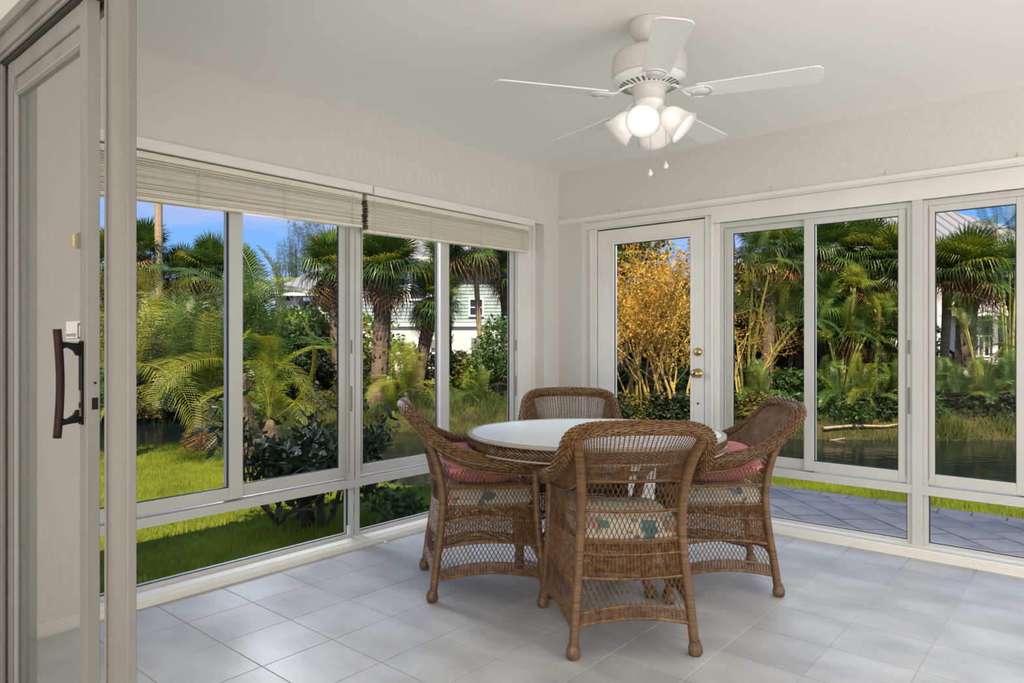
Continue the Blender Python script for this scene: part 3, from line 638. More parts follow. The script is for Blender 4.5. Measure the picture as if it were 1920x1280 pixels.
def make_chair(name, label, group):
    t = thing(name, label, 'chair', (0,0,0), 0, group)
    for s in (1, -1):
        for P, r in ((RP, .0185), (FP, .018)):
            Q = P*np.array([s,1,1]); leg = wrapped(Q, r).build('leg', M['wicker2'], t, True)
            f0 = Q[0]; MB().lathe([(0,0),(.020,0),(.027,.010),(.0285,.024),(.025,.040),(.0195,.050),(.019,.055)], 14, c=(f0[0],f0[1],0)).build('foot', M['braid'], leg, True)
    # shell between the under rail and the rolled rim
    half = [((0,-.116,.882),(0,.035,.66)),((.12,-.112,.879),(.10,.043,.66)),((.20,-.104,.871),(.160,.052,.66)),((.252,-.084,.845),(.192,.064,.652)),((.270,-.035,.785),(.210,.11,.632)),
            ((.280,.035,.727),(.226,.165,.607)),((.287,.125,.681),(.240,.235,.592)),((.292,.23,.652),(.252,.32,.583)),((.295,.34,.634),(.262,.40,.577)),((.290,.44,.622),(.266,.46,.573)),((.284,.54,.612),(.268,.50,.573))]
    rim = [(-a[0],a[1],a[2]) for a, _ in half[::-1]]+[a for a, _ in half[1:]]
    bas = [(-a[0],a[1],a[2]) for _, a in half[::-1]]+[a for _, a in half[1:]]
    NR = 260; RM = crom(rim, NR); BS = crom(bas, NR); ii = np.linspace(0,1,NR)
    def ev(A, u): return np.array([np.interp(u, ii, A[:,k]) for k in range(3)])
    def shell(u, v):
        r_, b_ = ev(RM, u), ev(BS, u); p = b_*(1-v)+r_*v
        out = np.array([r_[0]-b_[0], r_[1]-b_[1], 0]); out /= np.linalg.norm(out)+1e-9
        return p-out*.022*math.sin(PI*v), out
    b = MB(); st = MB()
    weave(b, shell, 132, 31, .0020, .0022, st)
    sh = b.build('woven_shell', M['wicker'], t); st.build('stake', M['wdark'], sh)['kind'] = 'stuff'
    # rolled rim: strands running along it, over a core
    Lr = np.sum(np.linalg.norm(np.diff(RM, axis=0), axis=1)); m = int(Lr/.0062); C_ = crom(rim, m)
    T_ = np.gradient(C_, axis=0); T_ /= np.linalg.norm(T_, axis=1)[:, None]
    end = np.minimum(np.linspace(0,1,m), np.linspace(1,0,m)); er = np.sqrt(np.clip(end/.012, 0, 1))*.25+.75
    core = MB().tube(C_, .0215*er, 12).build('rim_core', M['wdark'], t, True)
    b = MB(); ns = 22
    for k in range(ns):
        a = 2*PI*k/ns; pts = []
        for i in range(m):
            side = np.cross(T_[i], [0,0,1.0]); side /= np.linalg.norm(side); up = np.cross(side, T_[i])
            ang = a+i*.030; rad = (.0245+.0030*math.sin(2*PI*i/6+PI*k))*er[i]
            pts.append(C_[i]+side*math.cos(ang)*rad*1.12+up*math.sin(ang)*rad)
        b.tube(pts, .0034, 4, cap=False)
    for e_, sg in ((C_[0], -1), (C_[-1], 1)):
        b.lathe([(0,-.02),(.016,-.016),(.023,-.004),(.023,.006),(.015,.018),(0,.02)], 12, c=tuple(e_))
    b.build('rolled_rim', M['wicker'], t)
    # under rail following the shell base
    MB().tube(BS[::6]+np.array([0,0,-.003]), .0075, 8).build('under_rail', M['wicker2'], t, True)
    # panels
    def rail(fn, name, r=.006):
        return MB().tube([fn(u, .5)[0] for u in np.linspace(0,1,14)], r, 6, flat=1.2).build(name, M['wicker'], t)
    for kind, s, W, nm in (('back',1,.40,'back'),('front',1,.53,'front'),('side',1,.47,'side'),('side',-1,.47,'side')):
        nc = int(W/.0135)
        sd_ = kind == 'side'; LB0 = .090 if sd_ else .113; LB1 = LB0+.045; A0 = .237 if sd_ else .292; TB1 = .425 if sd_ else .435; MR = .515 if sd_ else .547
        b = MB(); fn = side_fn(kind, lambda u: LB0+.036*sn(u), lambda u: LB1+.038*sn(u), s); weave(b, fn, nc, 9, .0022, .0024)
        for vv in (0, .5, 1): b.tube([fn(u, vv*.06)[0] for u in np.linspace(0,1,14)], .0052, 6)
        b.tube([fn(u, 1)[0] for u in np.linspace(0,1,14)], .0045, 6)
        b.build('lower_band', M['wicker'], t)
        arch = .028 if kind == 'side' else .0
        b = MB(); fn = side_fn(kind, lambda u: LB1+.038*sn(u), lambda u: A0+arch*sn(u), s); lattice(b, fn, W, .11); b.build('lower_lattice', M['wdark'], t)
        b = MB(); fn = side_fn(kind, lambda u: A0+arch*sn(u), lambda u: TB1, s)
        nr = 29 if kind == 'side' else 24
        weave(b, fn, nc, nr, .0021, .0023); b.tube([fn(u, 0)[0] for u in np.linspace(0,1,14)], .006, 6); b.tube([fn(u, 1)[0] for u in np.linspace(0,1,14)], .005, 6)
        b.tube([fn(u, .62)[0] for u in np.linspace(0,1,14)], .0045, 6)
        b.build('seat_band', M['wicker'], t)
        if kind != 'front':
            top = (lambda u: .655) if kind == 'back' else (lambda u: float(np.interp(u, [0,.15,.35,.6,1], [.645,.612,.590,.580,.573])))
            fn = side_fn(kind, lambda u: TB1, lambda u: MR-.002, s); b = MB(); lattice(b, fn, W, .10); b.build('lattice_panel', M['wdark'], t)
            r_ = MB(); 
            for dz in (-.004, .004): r_.tube([fn(u, 1)[0]+np.array([0,0,dz]) for u in np.linspace(0,1,14)], .0042, 5)
            r_.build('middle_rail', M['wicker'], t)
            fn = side_fn(kind, lambda u: MR+.002, top, s); b = MB(); lattice(b, fn, W, .09); b.build('lattice_panel', M['wdark'], t)
    # seat deck and diagonal braces underneath
    b = MB()
    for y in np.linspace(.07, .47, 16): b.tube([(-.235-.03*(y/.47)+.03,y,.388),(.205+.03*(y/.47),y,.388)], .004, 5)
    b.build('seat_slats', M['wdark'], t)
    return t
def place(o, x, y, fdir, label):
    o.location = (x, y, 0); o.rotation_euler = (0,0,math.atan2(fdir[1], fdir[0])-PI/2); o['label'] = label; return o
GR = 'wicker armchairs around the round table'
ch0 = make_chair('wicker_armchair', '', GR)
f_front = (-.357, .364)
place(ch0, -1.3715, 2.3175, f_front, 'wicker armchair in front, seen from behind, without a pillow')
poses = [(ch0, -1.3715, 2.3175, f_front)]
for (x, y, f_, lb) in ((-2.551, 2.347, (.616,.788), 'wicker armchair left of the table with a pink pillow, by the low windows'),
                       (-1.325, 3.495, (-.80,-.60), 'wicker armchair right of the table with a pink pillow'),
                       (0, 0, None, 'wicker armchair on the far side of the table, facing the camera')):
    if f_ is None:
        c_ = FW*4.20+RT*((1069-960)/FPX*4.20); x, y = float(c_[0]), float(c_[1]); f_ = (.62, -.785)
    c = copy_tree(ch0); place(c, x, y, f_, lb); poses.append((c, x, y, f_))
def pillow(w_, d_, h_, p=3.2, n=26, edge=.0, puff=.5):
    b = MB(); V = []
    for s in (1, -1):
        for i in range(n+1):
            for j in range(n+1):
                u, v = 2*i/n-1, 2*j/n-1
                # squircle mapping
                uu = u*math.sqrt(1-v*v*.10); vv = v*math.sqrt(1-u*u*.10)
                h = max(0, (1-abs(u)**p))**puff*max(0, (1-abs(v)**p))**puff
                V.append((uu*w_/2, vv*d_/2, s*(h*h_/2*(1-edge)+edge*h_/2*(1 if max(abs(u),abs(v)) < .999 else 0))))
    m = (n+1)**2; F_ = []
    for i in range(n):
        for j in range(n):
            a = i*(n+1)+j; F_.append((a, a+n+1, a+n+2, a+1)); F_.append((m+a, m+a+1, m+a+n+2, m+a+n+1))
    for i in range(n):
        for a, c in (((i*(n+1)), ((i+1)*(n+1))), ((i+1)*(n+1)+n, i*(n+1)+n), (n*(n+1)+i, n*(n+1)+i+1), (i+1, i)):
            F_.append((a, c, m+c, m+a))
    return b.add(V, F_)
def on_chair(o, pose, lx, ly, z, rx=0, ry=0, rz=0):
    _, x, y, f_ = pose; a = math.atan2(f_[1], f_[0])-PI/2
    o.location = (x+lx*math.cos(a)-ly*math.sin(a), y+lx*math.sin(a)+ly*math.cos(a), z)
    o.rotation_euler = (Matrix.Rotation(a+rz, 4, 'Z') @ Matrix.Rotation(rx, 4, 'X') @ Matrix.Rotation(ry, 4, 'Y')).to_euler(); return o
cu0 = None
for ps, lb in zip(poses, ('cream floral seat cushion on the front chair', 'cream floral seat cushion under the pillow on the left chair',
                          'cream floral seat cushion under the pillow on the right chair', 'cream floral seat cushion on the far chair behind the table')):
    if cu0 is None:
        cu0 = pillow(.425, .44, .112, 6, edge=.35, puff=.42).build('seat_cushion', M['floral'], None, True); o = cu0
        b = MB()
        for z in (-.02, .02):
            b.tube([(math.copysign(abs(math.cos(a))**.25, math.cos(a))*.2035, math.copysign(abs(math.sin(a))**.25, math.sin(a))*.211, z) for a in np.linspace(0, 2*PI, 49)], .0035, 6, cap=False)
        pp_ = b.build('piping', M['floral'], cu0, True)
    else: o = instance(cu0); instance(pp_, o)
    on_chair(o, ps, 0, .275, .452); tag(o, lb, 'cushion', 'floral seat cushions on the chairs')
pk0 = None
for ps, lb, tl, rz in ((poses[1], 'plump dusty pink pillow on the left chair', .20, .12), (poses[2], 'plump dusty pink pillow on the right chair', .22, -.08)):
    if pk0 is None: pk0 = pillow(.43, .40, .175, 3.0, puff=.45).build('pillow', M['pink'], None, True); o = pk0
    else: o = instance(pk0)
    on_chair(o, ps, 0, .240, .592, -tl*.35, 0, rz); tag(o, lb, 'pillow', 'pink pillows on the chairs')

# ------------------------------------------------------------------ table
tx, ty = -1.961, 2.929; TA, TB_ = .632, .575
t = thing('dining_table', 'round wicker dining table with frosted glass top and woven apron', 'table', (tx, ty, 0), TH)
def ell(a, da=0, z=0): return ((TA+da)*math.cos(a), (TB_+da)*math.sin(a), z)
n = 96; AA = [2*PI*k/n for k in range(n)]
b = MB(); V = [ell(a, -.018, .7425) for a in AA]+[ell(a, -.018, .730) for a in AA]
b.add(V, [tuple(range(n)), tuple(range(2*n-1, n-1, -1))]+[(k, n+k, n+(k+1)%n, (k+1)%n) for k in range(n)]); b.build('glass_top', M['tabletop'], t)
b = MB(); prof = [(-.020,.7440),(-.002,.7450),(.004,.7405),(.004,.730),(-.002,.727),(-.020,.727)]; V = []
for da, z in prof: V += [ell(a, da, z) for a in AA]
m = len(prof); b.add(V, [(i*n+k, i*n+(k+1)%n, ((i+1)%m)*n+(k+1)%n, ((i+1)%m)*n+k) for i in range(m) for k in range(n)]); b.build('rim', M['rim'], t, True)
b = MB(); V = [ell(a, -.012, z) for z in (.726,.674) for a in AA]; b.add(V, [(k, n+k, n+(k+1)%n, (k+1)%n) for k in range(n)]); b.build('apron_core', M['wdark'], t)
for zc in (.674,): MB().tube([ell(a, -.002, zc) for a in AA+[0]], .005, 6).build('apron_edge', M['rim'], t, True)
b = MB(); ns = 150
for k in range(ns):   # plaited apron: two rows of slanting strands
    a0 = 2*PI*k/ns; da = 2*PI/ns
    for (z0, z1, s_) in ((.679, .702, 1), (.700, .723, -1)):
        pts = []
        for q in np.linspace(0,1,6): pts.append(ell(a0+s_*da*(q-.5)*1.7+(.5*da if s_ > 0 else 0), -.006+.007*math.sin(PI*q), z0+(z1-z0)*q))
        b.tube(pts, .0058, 5, flat=.8)
b.build('plaited_apron', M['braid'], t)
for k in range(4):
    a = PI/4+PI/2*k; c_, s_ = math.cos(a), math.sin(a)
    P = np.array(crom([(c_*.33,s_*.33,0),(c_*.27,s_*.27,.2),(c_*.24,s_*.24,.4),(c_*.30,s_*.30,.6),(c_*.37,s_*.37,.72)], 24))
    leg = wrapped(P, .022).build('leg', M['wicker2'], t, True)
    MB().lathe([(0,0),(.024,0),(.031,.012),(.031,.028),(.024,.045),(.022,.05)], 14, c=(c_*.33,s_*.33,0)).build('foot', M['braid'], leg, True)
b = MB()
for zc, rr_ in ((.20,.27),(.58,.29)): b.tube([(rr_*math.cos(a), rr_*math.sin(a), zc) for a in np.linspace(0,2*PI,33)], .010, 8)
b.build('brace_ring', M['wicker2'], t, True)

# ================================================================== OUTSIDE GROUND
def rw(X, Y): return X*RT[0]+Y*RT[1], X*FW[0]+Y*FW[1]
def far_shore(r): return np.interp(r, [-12,-7.3,-2,0,5.2,8.5,14], [15.0,14.4,12.9,12.6,12.0,11.8,11.6])
def sms(x): x = np.clip(x, 0, 1); return x*x*(3-2*x)
def gz(X, Y):
    X = np.asarray(X, float); Y = np.asarray(Y, float); r, w_ = rw(X, Y)
    g = np.maximum(np.maximum(Y-7.2, -X-8.9), np.minimum(Y-4.0, -X-4.6))
    h = w_-far_shore(r)
    lo = -.10-.9*sms(g/1.1); hi = -1.0+.85*sms((h+.35)/1.6)+.25*sms((h-1.2)/8)
    z = np.where(h > -.35, np.maximum(hi, lo*0-1.0), lo)
    z = np.where(g < 0, -.10, z)
    z = z+np.where(h > 0, .05*np.sin(X*2.1)*np.cos(Y*1.7), 0)
    inside = (X > XL-.2) & (Y < YR+.2) & (X < 2.6); z = np.where(inside, -.35, z)
    patio = (X > -3.1) & (Y < 6.0) & (Y > YR) & (X < 4); z = np.where(patio, -.12, z)
    return z
def axis_(a, bb, c, d_, fine, coarse): return np.concatenate([np.arange(a, bb, coarse), np.arange(bb, c, fine), np.arange(c, d_+coarse, coarse)])
gx = axis_(-60, -20, 6, 40, .3, 2.0); gy = axis_(-12, -2, 20, 70, .3, 2.0)
GX, GY = np.meshgrid(gx, gy); GZ = gz(GX, GY)
nx_, ny_ = len(gx), len(gy)
V = np.stack([GX.ravel(), GY.ravel(), GZ.ravel()], 1).tolist()
F_ = [(j*nx_+i, j*nx_+i+1, (j+1)*nx_+i+1, (j+1)*nx_+i) for j in range(ny_-1) for i in range(nx_-1)]
me = bpy.data.meshes.new('ground'); me.from_pydata(V, [], F_); me.update(); me.materials.append(M['lawn']); me.materials.append(M['mulch'])
mi = []
for j in range(ny_-1):
    for i in range(nx_-1):
        X, Y = gx[i], gy[j]; r, w_ = rw(X, Y); g = max(Y-7.2, -X-8.9, min(Y-4.0, -X-4.6))
        mi.append(0 if g < .25 else 1)
me.polygons.foreach_set('material_index', mi)
gr = struct(meshobj('ground', me))
b = MB(); b.add([(-40,-5,-.56),(12,-5,-.56),(12,24,-.56),(-40,24,-.56)], [(0,1,2,3)])
wt = b.build('pond', M['water']); tag(wt, None, None, None, 'structure')
# patio
pt = struct(MB().box((-3.05, YR+.16, -.30), (3.6, 5.965, -.052)).build('patio', M['sand']))
def clip(poly, ax, val, keep):
    out_ = []
    for i in range(len(poly)):
        p, q = poly[i], poly[(i+1) % len(poly)]; ip, iq = (p[ax]-val)*keep >= 0, (q[ax]-val)*keep >= 0
        if ip: out_.append(p)
        if ip != iq: s_ = (val-p[ax])/(q[ax]-p[ax]); out_.append((p[0]+(q[0]-p[0])*s_, p[1]+(q[1]-p[1])*s_))
    return out_
def slab(poly, z0, z1, name, m, par):
    n = len(poly); c = np.mean(poly, axis=0); V = [(x-c[0], y-c[1], z0) for x, y in poly]+[(x-c[0], y-c[1], z1) for x, y in poly]
    o = MB().add(V, [tuple(range(n-1,-1,-1)), tuple(range(n, 2*n))]+[(i, (i+1)%n, n+(i+1)%n, n+i) for i in range(n)]).build(name, m, par); o.location = (c[0], c[1], 0); return o
sq = .262; hs = sq/2-.0055; c45 = math.sqrt(.5)
pv0 = None; rr3 = random.Random(9)
for i in range(-4, 40):
    for j in range(-30, 30):
        # u along (1,-1), v along (1,1); running bond in v
        u = j*sq+(.5*sq if i % 2 else 0); v = 1.0+i*sq
        cx, cy = (u+v)*c45-1.2, (-u+v)*c45+4.4
        if cx < -3.3 or cx > 1.6 or cy < 4.3 or cy > 6.1: continue
        poly = [((a+b_)*c45+cx, (-a+b_)*c45+cy) for a, b_ in ((-hs,-hs),(-hs,hs),(hs,hs),(hs,-hs))][::-1]
        full = all(-3.0 < p[0] and 4.59 < p[1] < 5.80 for p in poly); dz = rr3.uniform(-.0015, .0015)
        if full and pv0 is not None: instance(pv0, None, (cx, cy, dz)); continue
        if not full:
            for ax, val, kp in ((0,-3.0,1),(1,4.59,1),(1,5.80,-1)): poly = clip(poly, ax, val, kp) if len(poly) > 2 else poly
            if len(poly) < 3: continue
            ar = abs(sum(poly[k][0]*poly[(k+1)%len(poly)][1]-poly[(k+1)%len(poly)][0]*poly[k][1] for k in range(len(poly))))/2
            if ar < .002: continue
        a2 = sum(poly[k][0]*poly[(k+1)%len(poly)][1]-poly[(k+1)%len(poly)][0]*poly[k][1] for k in range(len(poly)))
        if a2 < 0: poly = poly[::-1]
        o = slab(poly, -.054, -.030, 'paver', M['paver'], pt)
        if full: pv0 = o
bp0 = None
for k in range(24):
    x = -3.0+.205*k+.1
    if bp0 is None: bp0 = MB().box((-.098,-.072,-.054), (.098,.072,-.030)).build('paver', M['paver_r'], pt); o = bp0; o.location = (x, 5.882, 0)
    else: instance(bp0, None, (x, 5.882, rr3.uniform(-.002,.002)))

# ------------------------------------------------------------------ grass
def blades(name, n, fx_, h0, h1, wd, m, label, seed, lean=.4, cat='grass'):
    g = np.random.default_rng(seed); X, Y = fx_(g, n); n = len(X); Zb = gz(X, Y)
    a = g.uniform(0, 2*PI, n); h = g.uniform(h0, h1, n); le = g.uniform(0, lean, n)*h; a2 = g.uniform(0, 2*PI, n)
    V = np.zeros((n, 3, 3)); dx, dy = np.cos(a)*wd/2, np.sin(a)*wd/2
    V[:,0] = np.stack([X-dx, Y-dy, Zb-.01], 1); V[:,1] = np.stack([X+dx, Y+dy, Zb-.01], 1); V[:,2] = np.stack([X+np.cos(a2)*le, Y+np.sin(a2)*le, Zb+h], 1)
    me = bpy.data.meshes.new(name); me.from_pydata(V.reshape(-1, 3).tolist(), [], np.arange(3*n).reshape(n, 3).tolist()); me.materials.append(m)
    o = meshobj(name, me); tag(o, label, cat, None, 'stuff'); return o
blades('lawn_grass', 60000, lambda g, n: (g.uniform(-3.0, 1.0, n), 5.975+g.uniform(0, 1, n)**1.2*1.3), .025, .06, .007, M['grass'], 'bright lawn strip beyond the paved patio', 1)
def leftlawn(g, n):
    X = -3.5-g.uniform(0, 1, n)**1.6*5.5; Y = g.uniform(-.5, 7.5, n); k = np.minimum(Y-4.0, -X-4.6) < .1; return X[k], Y[k]
blades('lawn_grass', 90000, leftlawn, .02, .055, .008, M['grass'], 'sunlit lawn outside the left windows', 2)
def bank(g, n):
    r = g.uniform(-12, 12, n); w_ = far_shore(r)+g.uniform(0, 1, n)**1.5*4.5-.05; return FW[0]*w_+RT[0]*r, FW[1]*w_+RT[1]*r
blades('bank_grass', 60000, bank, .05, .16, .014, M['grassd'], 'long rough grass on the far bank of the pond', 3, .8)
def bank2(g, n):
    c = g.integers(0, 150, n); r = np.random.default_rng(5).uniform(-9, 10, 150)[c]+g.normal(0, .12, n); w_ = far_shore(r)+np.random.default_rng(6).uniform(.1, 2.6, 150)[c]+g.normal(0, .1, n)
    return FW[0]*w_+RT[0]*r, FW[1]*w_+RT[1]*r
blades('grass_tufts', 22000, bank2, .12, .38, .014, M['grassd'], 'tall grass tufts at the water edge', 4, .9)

# ------------------------------------------------------------------ leaf prototypes
def fan_leaf(seed, R=1.0, lp=.75, droop=.35, n=38, bend=0):
    g = random.Random(seed); b = MB()
    b.tube([(0,0,0),(lp*.5,0,.03),(lp,0,-.02)], [.018,.012,.010], 4, cap=False)
    for k in range(n):
        f_ = k/(n-1)*2-1; a = f_*math.radians(135); Rk = R*(1-.22*abs(f_)**2)*g.uniform(.88,1.05)
        fold = .16*abs(f_)+(.03 if k % 2 else -.03)
        d = np.array([math.cos(a), math.sin(a), fold]); s = np.array([-math.sin(a), math.cos(a), 0]); c = np.array([lp, 0, -.02])
        w1, w2 = .030*R, .022*R; dr = droop*g.uniform(.6,1.5)*R
        p0 = c; p1 = c+d*Rk*.5; p2 = c+d*Rk*.78-np.array([0,0,dr*.25]); p3 = c+d*Rk*.93-np.array([0,0,dr])
        b.add([p0, p1-s*w1, p1+s*w1, p2-s*w2*.6, p2+s*w2*.6, p3], [(0,1,2),(1,3,4,2),(3,5,4)])
    return b
def pinnate(seed, L_=1.8, n=46, ll=.42, e0=60, e1=-35, wl=.011, vee=.25, droop=.3):
    g = random.Random(seed); b = MB(); P = [np.zeros(3)]; m = 14
    for i in range(m):
        e = math.radians(e0+(e1-e0)*((i/(m-1))**1.2)); P.append(P[-1]+np.array([math.cos(e), 0, math.sin(e)])*L_/m)
    P = np.array(P); b.tube(P, np.linspace(.014, .003, len(P)), 4, cap=False)
    Tg = np.gradient(P, axis=0); Tg /= np.linalg.norm(Tg, axis=1)[:, None]
    for k in range(n):
        f_ = .16+.84*k/(n-1); q = f_*m; i = min(int(q), m-1); c = P[i]*(1-(q-i))+P[i+1]*(q-i); T1 = Tg[i]; up = np.cross(T1, [0,1,0]); up = up if up[2] > 0 else -up
        l = ll*(math.sin(PI*min(1, .12+f_*.82))**.6)*g.uniform(.85,1.1)
        for s in (1,-1):
            d = T1*.55+np.array([0,s,0])*.85+up*vee; d /= np.linalg.norm(d); wv = T1*wl
            p1 = c+d*l*.5; p2 = c+d*l*.98-np.array([0,0,l*droop*g.uniform(.6,1.4)])
            b.add([c-wv*.5, c+wv*.5, p1+wv*.8, p1-wv*.8, p2], [(0,1,2,3),(3,2,4)])
    return b
def mesh_of(b, name, m):
    me = bpy.data.meshes.new(name); me.from_pydata(b.v, [], b.f); me.materials.append(m); return me
def with_mat(me, m): c = me.copy(); c.materials.clear(); c.materials.append(m); return c
FAN = [mesh_of(fan_leaf(k, droop=dr), 'fan_frond', M['palm']) for k, dr in enumerate((.06,.2,.45))]
FANY = [with_mat(x, M['palmy']) for x in FAN]; FAND = [mesh_of(fan_leaf(9, droop=1.0, n=24), 'dry_frond', M['palmdead'])]
PIN = [mesh_of(pinnate(k, e0=e0, e1=e1), 'frond', M['palm']) for k, (e0, e1) in enumerate(((75,-10),(60,-45),(35,-70)))]
PINY = [with_mat(x, M['palmy']) for x in PIN]
PIND = [mesh_of(pinnate(12, e0=5, e1=-85), 'dry_frond', M['palmdead'])]
def crown(t, x, y, z, n, R, fans, dead=0, deadm=None, emin=-25, emax=85, seed=0):
    g = random.Random(seed)
    yl = FANY if fans is FAN else (PINY if fans is PIN else fans)
    for k in range(n):
        f_ = k/(n-1); e = emin+(emax-emin)*f_**.85+g.uniform(-12,12); az = k*2.39996+g.uniform(-.3,.3)
        me = fans[min(len(fans)-1, int((1-f_)*len(fans)*.999))]
        if g.random() < .28: me = yl[min(len(fans)-1, int((1-f_)*len(fans)*.999))]
        o = meshobj('frond', me, t, (x, y, z+g.uniform(-.05,.08)*R), (g.uniform(-.25,.25), -math.radians(e), az), R*g.uniform(.8,1.1))
    for k in range(dead):
        meshobj('dry_frond', deadm[0], t, (x, y, z-.1*R), (g.uniform(-.3,.3), math.radians(g.uniform(15,70)), g.uniform(0, 2*PI)), R*g.uniform(.7,1.1))
def ztrunk(x, y): return float(gz(x, y))
def fanpalm(px, D, ytop, R, label, n=34, lean=0, tr=.13, m='trunk', fans=None, dead=5, seed=0, name='fan_palm', pxb=None, group='fan palms beyond the pond', droplow=-25):
    R *= .62; n = int(n*1.3)
    x, y = at(px, D); xb, yb = at(pxb if pxb is not None else px, D); zb = ztrunk(xb, yb)-.05; zt = zat(ytop, D)
    t = thing(name, label, 'palm tree', (xb, yb, zb), 0, group); H = zt-zb; dx, dy = x-xb, y-yb
    P = [(dx*(f_**1.4)+.03*math.sin(5*f_+seed), dy*(f_**1.4), H*f_) for f_ in np.linspace(0,1,11)]
    rr_ = [tr*(1.35-.4*min(1,f_*5) + (.35 if f_ > .78 and m == 'trunk' else 0)) for f_ in np.linspace(0,1,11)]
    b = MB().tube(P, rr_, 9)
    g = random.Random(seed+50)
    if m != 'trunkl':
        for k in range(70):     # boots: old leaf bases
            f_ = g.uniform(.15, 1.0); a = g.uniform(0, 2*PI); c = np.array([dx*f_**1.4, dy*f_**1.4, H*f_]); r1 = tr*.95; d = np.array([math.cos(a), math.sin(a), 0])
            b.add([c+d*r1*.9+np.array([-d[1],d[0],0])*.03, c+d*r1*.9-np.array([-d[1],d[0],0])*.03, c+d*(r1+.10)+np.array([0,0,.16])], [(0,1,2)])
    b.build('trunk', M[m], t)
    crown(t, P[-1][0], P[-1][1], H, n, R, fans or FAN, dead, FAND, seed=seed, emin=droplow)
    return t
def featherpalm(px, D, ybase, R, label, n=14, fans=None, seed=0, stems=0, name='feather_palm', tr=.05, height=0, m='cane', emin=0, emax=80, spread=.5, group='feather palms in the garden', dead=0):
    x, y = at(px, D); zb = ztrunk(x, y)-.03 if ybase is None else zat(ybase, D)
    t = thing(name, label, 'palm tree', (x, y, zb), 0, group); g = random.Random(seed)
    if stems:
        for s in range(stems):
            a = g.uniform(0, 2*PI); h = height*g.uniform(.65, 1.1); ex, ey = math.cos(a)*spread*g.uniform(.3,1), math.sin(a)*spread*g.uniform(.3,1)
            P = [(ex*.25+ex*f_*f_, ey*.25+ey*f_*f_, h*f_) for f_ in np.linspace(0,1,9)]
            MB().tube(P, np.linspace(tr, tr*.7, 9), 6).build('cane', M[m], t)
            crown(t, P[-1][0], P[-1][1], h, max(4, n//2), R, fans or PIN, dead, PIND, emin=emin, emax=emax, seed=seed+s)
    else:
        if height: MB().tube([(0,0,0),(.02,0,height*.5),(0,0,height)], [tr*1.5,tr*1.2,tr], 8).build('trunk', M[m], t)
        crown(t, 0, 0, height, n, R, fans or PIN, dead, PIND, emin=emin, emax=emax, seed=seed)
    return t
def foliage_mesh(seed, n, leaf, name, m, sh=(1,1,1), shell=.55, asp=.42):
    g = np.random.default_rng(seed); d = g.normal(size=(n,3)); d /= np.linalg.norm(d, axis=1)[:,None]; rad = shell+(1-shell)*g.uniform(0,1,n)**.6
    lump = 1+.22*np.sin(d[:,0]*5+seed)*np.cos(d[:,1]*4)+.15*np.sin(d[:,2]*7+seed*2)
    C_ = d*(rad*lump)[:,None]*np.array(sh); C_[:,2] = np.maximum(C_[:,2], -.85)
    a = g.normal(size=(n,3)); a /= np.linalg.norm(a, axis=1)[:,None]; bb_ = np.cross(a, g.normal(size=(n,3))); bb_ /= np.linalg.norm(bb_, axis=1)[:,None]
    s = leaf*g.uniform(.6,1.3,n)[:,None]; V = np.zeros((n,4,3)); V[:,0] = C_-a*s; V[:,1] = C_+bb_*s*asp; V[:,2] = C_+a*s; V[:,3] = C_-bb_*s*asp
    me = bpy.data.meshes.new(name); me.from_pydata(V.reshape(-1,3).tolist(), [], np.arange(4*n).reshape(n,4).tolist()); me.materials.append(m); return me
FOL = {}
for nm, m, nl, lf in (('d','leaf',2600,.085),('b','leafb',2200,.075),('o','leafo',2600,.08),('k','leafk',4200,.10),('g','leafg',2600,.032),('n','pine',3000,.09)):
    FOL[nm] = [foliage_mesh(s*7+3, nl, lf, 'foliage', M[m], asp=.12 if nm == 'n' else .42, shell=.1 if nm == 'g' else .5) for s in (1, 2)]
def bush(px, D, yc, R, kind, label, sz=(1,1,1), seed=0, stems=5, name='leafy_bush', group='bushes behind the pond', cat='bush', zc=None):
    x, y = at(px, D); zb = ztrunk(x, y)-.05; zc = zat(yc, D) if zc is None else zc
    t = thing(name, label, cat, (x, y, zb), 0, group); g = random.Random(seed); h = zc-zb
    fo_ = meshobj('foliage', FOL[kind][seed % 2], t, (0,0,h), (0,0,g.uniform(0,6)), (R*sz[0], R*sz[1], R*sz[2])); fo_['kind'] = 'stuff'
    b = MB()
    for k in range(stems):
        a = g.uniform(0, 2*PI); r_ = R*.5*g.uniform(.3,1); b.tube([(0.05*math.cos(a),.05*math.sin(a),0),(math.cos(a)*r_*.5,math.sin(a)*r_*.5,h*.5),(math.cos(a)*r_,math.sin(a)*r_,h+R*sz[2]*.4)], [.04,.03,.01], 5)
    b.build('stem', M['trunkd'], t); return t
def branchy(t, g, p, d, L_, r, depth, b, leafpts, kids=3, wob=.25):
    pts = [p]; dd = np.array(d, float)
    for i in range(5):
        dd = dd+np.array([g.gauss(0,wob), g.gauss(0,wob), g.gauss(0,wob*.6)+.05]); dd /= np.linalg.norm(dd); pts.append(pts[-1]+dd*L_/5)
    b.tube(pts, np.linspace(r, r*.55, 6), 5 if r > .012 else 3, cap=False)
    if depth == 0: leafpts.extend(pts[1:]); return
    for k in range(kids):
        i = g.randint(2, 5); d2 = dd+np.array([g.gauss(0,.6), g.gauss(0,.6), g.gauss(0,.3)+.15]); d2 /= np.linalg.norm(d2)
        branchy(t, g, pts[i], d2, L_*g.uniform(.55,.8), r*.5, depth-1, b, leafpts, kids, wob)
    if depth <= 2: leafpts.extend(pts[3:])
